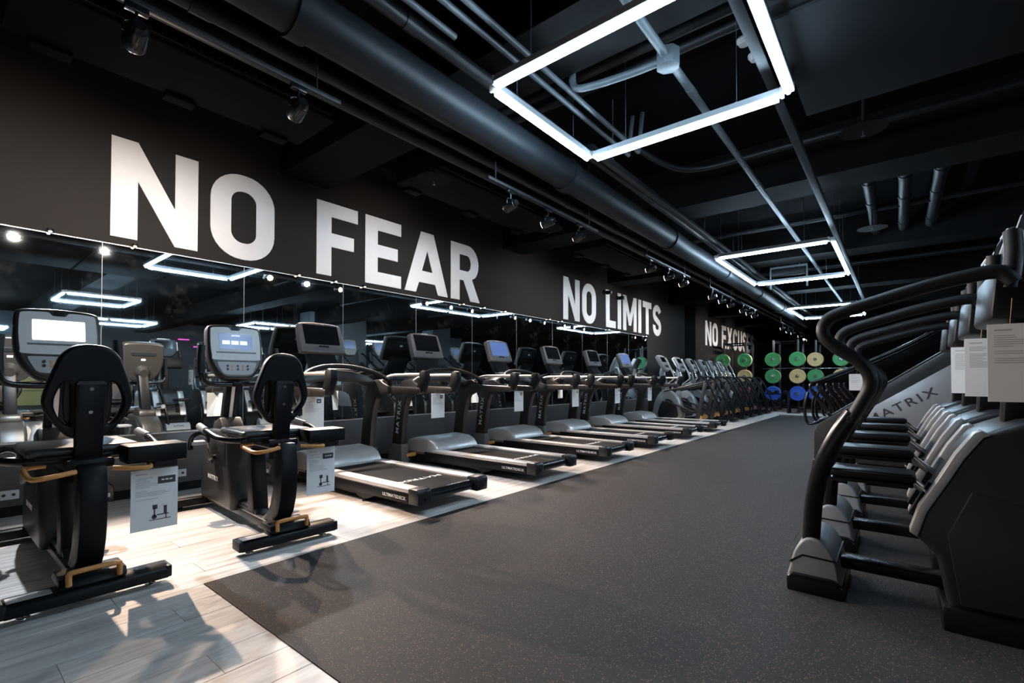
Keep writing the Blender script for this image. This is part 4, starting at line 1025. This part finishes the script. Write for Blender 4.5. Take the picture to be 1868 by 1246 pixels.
# ================================================================== WEIGHT RACKS AT THE END
def make_rack(label, loc):
    t = thing('power_rack', label, 'power rack', loc, 0, 'black power racks at the end of the hall')
    W, D, HH = 0.38, 1.10, 2.55
    for sx in (-1, 1):
        for y in (0, D):
            u = MB().box(sx*W-0.035, sx*W+0.035, y-0.035, y+0.035, 0.0, HH, bev=0.006).build('upright', 'graphite', t)
            MB().box(sx*W-0.07, sx*W+0.07, y-0.07, y+0.07, 0.0, 0.02).build('foot_plate', 'black', u)
        MB().box(sx*W-0.03, sx*W+0.03, 0, D, HH-0.10, HH-0.03).build('top_beam', 'black', t)
        MB().box(sx*W-0.03, sx*W+0.03, 0, D, 0.06, 0.12).build('bottom_beam', 'black', t)
        for z in (0.65, 1.25, 1.85):
            MB().cyl((sx*W, -0.03, z), (sx*W, -0.32, z), 0.024, n=12).build('storage_horn', 'chrome', t)
        MB().box(sx*W-0.025, sx*W+0.025, -0.10, 0.05, 1.45, 1.52, bev=0.006).build('bar_hook', 'chrome', t)
    for y in (0, D):
        MB().tube([(-W, y, HH-0.06), (W, y, HH-0.06)], 0.025, smooth=1).build('cross_bar', 'black_gloss', t)
    MB().box(-W, W, D-0.03, D+0.03, 0.06, 0.12).build('rear_beam', 'black', t)
    return t
RX = [-4.79, -3.10, -1.90]
RYS = [19.3, 19.3, 20.1]
RY = 19.3
rk = make_rack('power rack closest to the mirror wall', (RX[0], RY, 0)); index_children()
dup(rk, (RX[1], RY, 0), label='middle power rack at the end of the hall')
dup(rk, (RX[2], RYS[2], 0), label='power rack closest to the aisle at the end')
def make_plate(col, label, loc, r=0.25):
    t = thing('weight_plate', label, 'weight plate', loc, 0, 'coloured plates on the racks')
    mb = MB().lathe([(0.03, -0.030), (0.085, -0.030), (0.095, -0.022), (r-0.06, -0.022), (r-0.05, -0.034), (r-0.008, -0.034), (r, -0.026), (r, 0.026), (r-0.008, 0.034), (0.03, 0.034)], (0, 0, 0), axis='y', n=32)
    mb.build('plate_disc', 'plate_'+col, t)
    MB().lathe([(0.026, -0.036), (0.055, -0.036), (0.06, -0.028), (0.06, 0.03), (0.026, 0.03)], (0, 0, 0), axis='y', n=20).build('hub', 'chrome', t)
    return t
pp = {}
side_w = {-1: 'left', 1: 'right'}
rack_w = ('wall side rack', 'middle rack', 'aisle side rack')
grid = {1.85: ('green', 'green', 'green', 'green', 'yellow', 'green'), 1.25: ('yellow', 'yellow', 'green', 'yellow', 'green', 'yellow'), 0.65: ('red', 'red', 'blue', 'blue', 'blue', 'red')}
lev = {1.85: 'top', 1.25: 'middle', 0.65: 'bottom'}
cname = dict(green='green', yellow='tan', blue='blue', red='red')
for z, row in grid.items():
    for i, c in enumerate(row):
        rx = RX[i//2]; sx = -1 if i % 2 == 0 else 1
        for j in range(2):
            cc = c if j == 0 else ('yellow' if c == 'green' else c)
            loc = (rx + sx*0.38, RYS[i//2] - 0.22 + 0.10*j, z)
            lab = f'{cname[cc]} weight plate, {("front", "rear")[j]} on the {lev[z]} {side_w[sx]} horn of the {rack_w[i//2]}'
            if cc not in pp:
                pp[cc] = make_plate(cc, lab, loc); index_children()
            else: dup(pp[cc], loc, label=lab)
# barbells on the hooks
def make_barbell(label, loc):
    t = thing('barbell', label, 'barbell', loc, 0, 'barbells on the racks')
    MB().cyl((-0.70, 0, 0), (0.70, 0, 0), 0.014, n=12).build('bar_shaft', 'chrome', t)
    for s in (-1, 1): MB().cyl((s*0.50, 0, 0), (s*0.72, 0, 0), 0.025, n=14).cyl((s*0.49, 0, 0), (s*0.505, 0, 0), 0.036, n=14).build('bar_sleeve', 'chrome', t)
    return t
b0 = make_barbell('barbell resting on the middle rack', (RX[1], RY-0.085, 1.535)); index_children()
dup(b0, (RX[2], RYS[2]-0.085, 1.535), label='barbell resting on the aisle side rack')
# dumbbell rack
t = thing('dumbbell_rack', 'low black dumbbell rack standing in front of the power racks', 'dumbbell rack', (-3.75, 18.55, 0))
for s in (-1, 1):
    MB().prism([(-0.25, 0), (0.30, 0), (0.28, 0.06), (0.05, 0.75), (-0.03, 0.75), (-0.20, 0.06)], s*0.85-0.03, s*0.85+0.03, plane='yz').build('end_frame', 'black', t)
for z, y in ((0.30, -0.10), (0.62, 0.0)):
    for dy in (-0.06, 0.06): MB().box(-0.85, 0.85, y+dy-0.02, y+dy+0.02, z, z+0.03).build('shelf_rail', 'black_gloss', t)
def make_dumbbell(label, loc):
    t = thing('dumbbell', label, 'dumbbell', loc, 0, 'dumbbells on the low rack')
    MB().cyl((0, -0.07, 0), (0, 0.07, 0), 0.015, n=10).build('handle', 'chrome', t)
    for s in (-1, 1): MB().cyl((0, s*0.065, 0), (0, s*0.145, 0), 0.06, n=10, bev=0.012).build('weight_head', 'black', t)
    return t
d0 = None
ow = ('first', 'second', 'third', 'fourth', 'fifth', 'sixth', 'seventh')
for zi, (z, y) in enumerate(((0.39, -0.10), (0.71, 0.0))):
    for i in range(7):
        loc = (-3.75-0.72+0.24*i, 18.55+y, z); lab = f'{ow[i]} black dumbbell from the left on the {("lower", "upper")[zi]} shelf of the rack'
        if d0 is None: d0 = make_dumbbell(lab, loc); index_children()
        else: dup(d0, loc, label=lab)
# wooden lifting platforms
for (x0, x1, y0, y1, lab) in ((-2.95, -0.6, 17.1, 17.75, 'nearer pale wooden platform strip on the floor before the racks'), (-2.5, -0.6, 18.0, 18.4, 'farther pale wooden platform strip on the floor at the racks')):
    t = thing('lifting_platform', lab, 'platform', ((x0+x1)/2, (y0+y1)/2, 0.004), group='wooden platforms')
    h, d = (x1-x0)/2, (y1-y0)/2
    n = 4
    for i in range(n): MB().box(-h, h, -d+2*d*i/n+0.002, -d+2*d*(i+1)/n-0.002, 0, 0.03, bev=0.003, seg=1).build('board', 'wood', t)

# ================================================================== BEHIND THE VIEWER (seen in the mirror)
t = thing('yellow_wall_panelling', 'yellow wall panelling in the mirror at the left edge', 'panelling', (XR-0.02, 0, 0))
for j in range(4):
    for i in range(4):
        MB().box(-0.02, 0.0, -4.5+2.0*i+0.01, -4.5+2.0*(i+1)-0.01, 0.65*j+0.012, 0.65*(j+1)-0.012, bev=0.004, seg=1).build('panel', 'yellow', t)
for (x, y, w, lab) in ((9.0, 18.6, 1.1, 'broad grey column in the mirror right of the second treadmill screen'), (9.0, 11.9, 1.4, 'broad grey column in the mirror above the first treadmill')):
    t = thing('column', lab, 'column', (x, y, 0), group='grey columns in the mirror')
    MB().box(-0.45, 0.45, -w, w, 0, ZC, bev=0.02).build('column_shaft', 'concrete', t)
    MB().box(-0.47, 0.47, -w-0.02, w+0.02, 0, 0.12).build('column_base', 'charcoal', t)
for i, (x, y, rz) in enumerate(((4.6, 2.6, 200), (6.4, 3.2, 200), (4.6, 3.9, 200), (4.6, 5.3, 200))):
    dup(e0, (x, y, 0), rz, f'{ords[i]} elliptical trainer from the left in the mirror, across the aisle')['group'] = 'ellipticals across the aisle'
t = thing('neon_strip', 'pink neon strip lights far away in the mirror', 'neon strip', (17.5, 9.0, 3.2))
for i in range(3): MB().box(0, 0.03, -0.8+0.7*i, -0.3+0.7*i, -0.35*i, -0.35*i+0.04).build('neon_tube', 'pink', t)
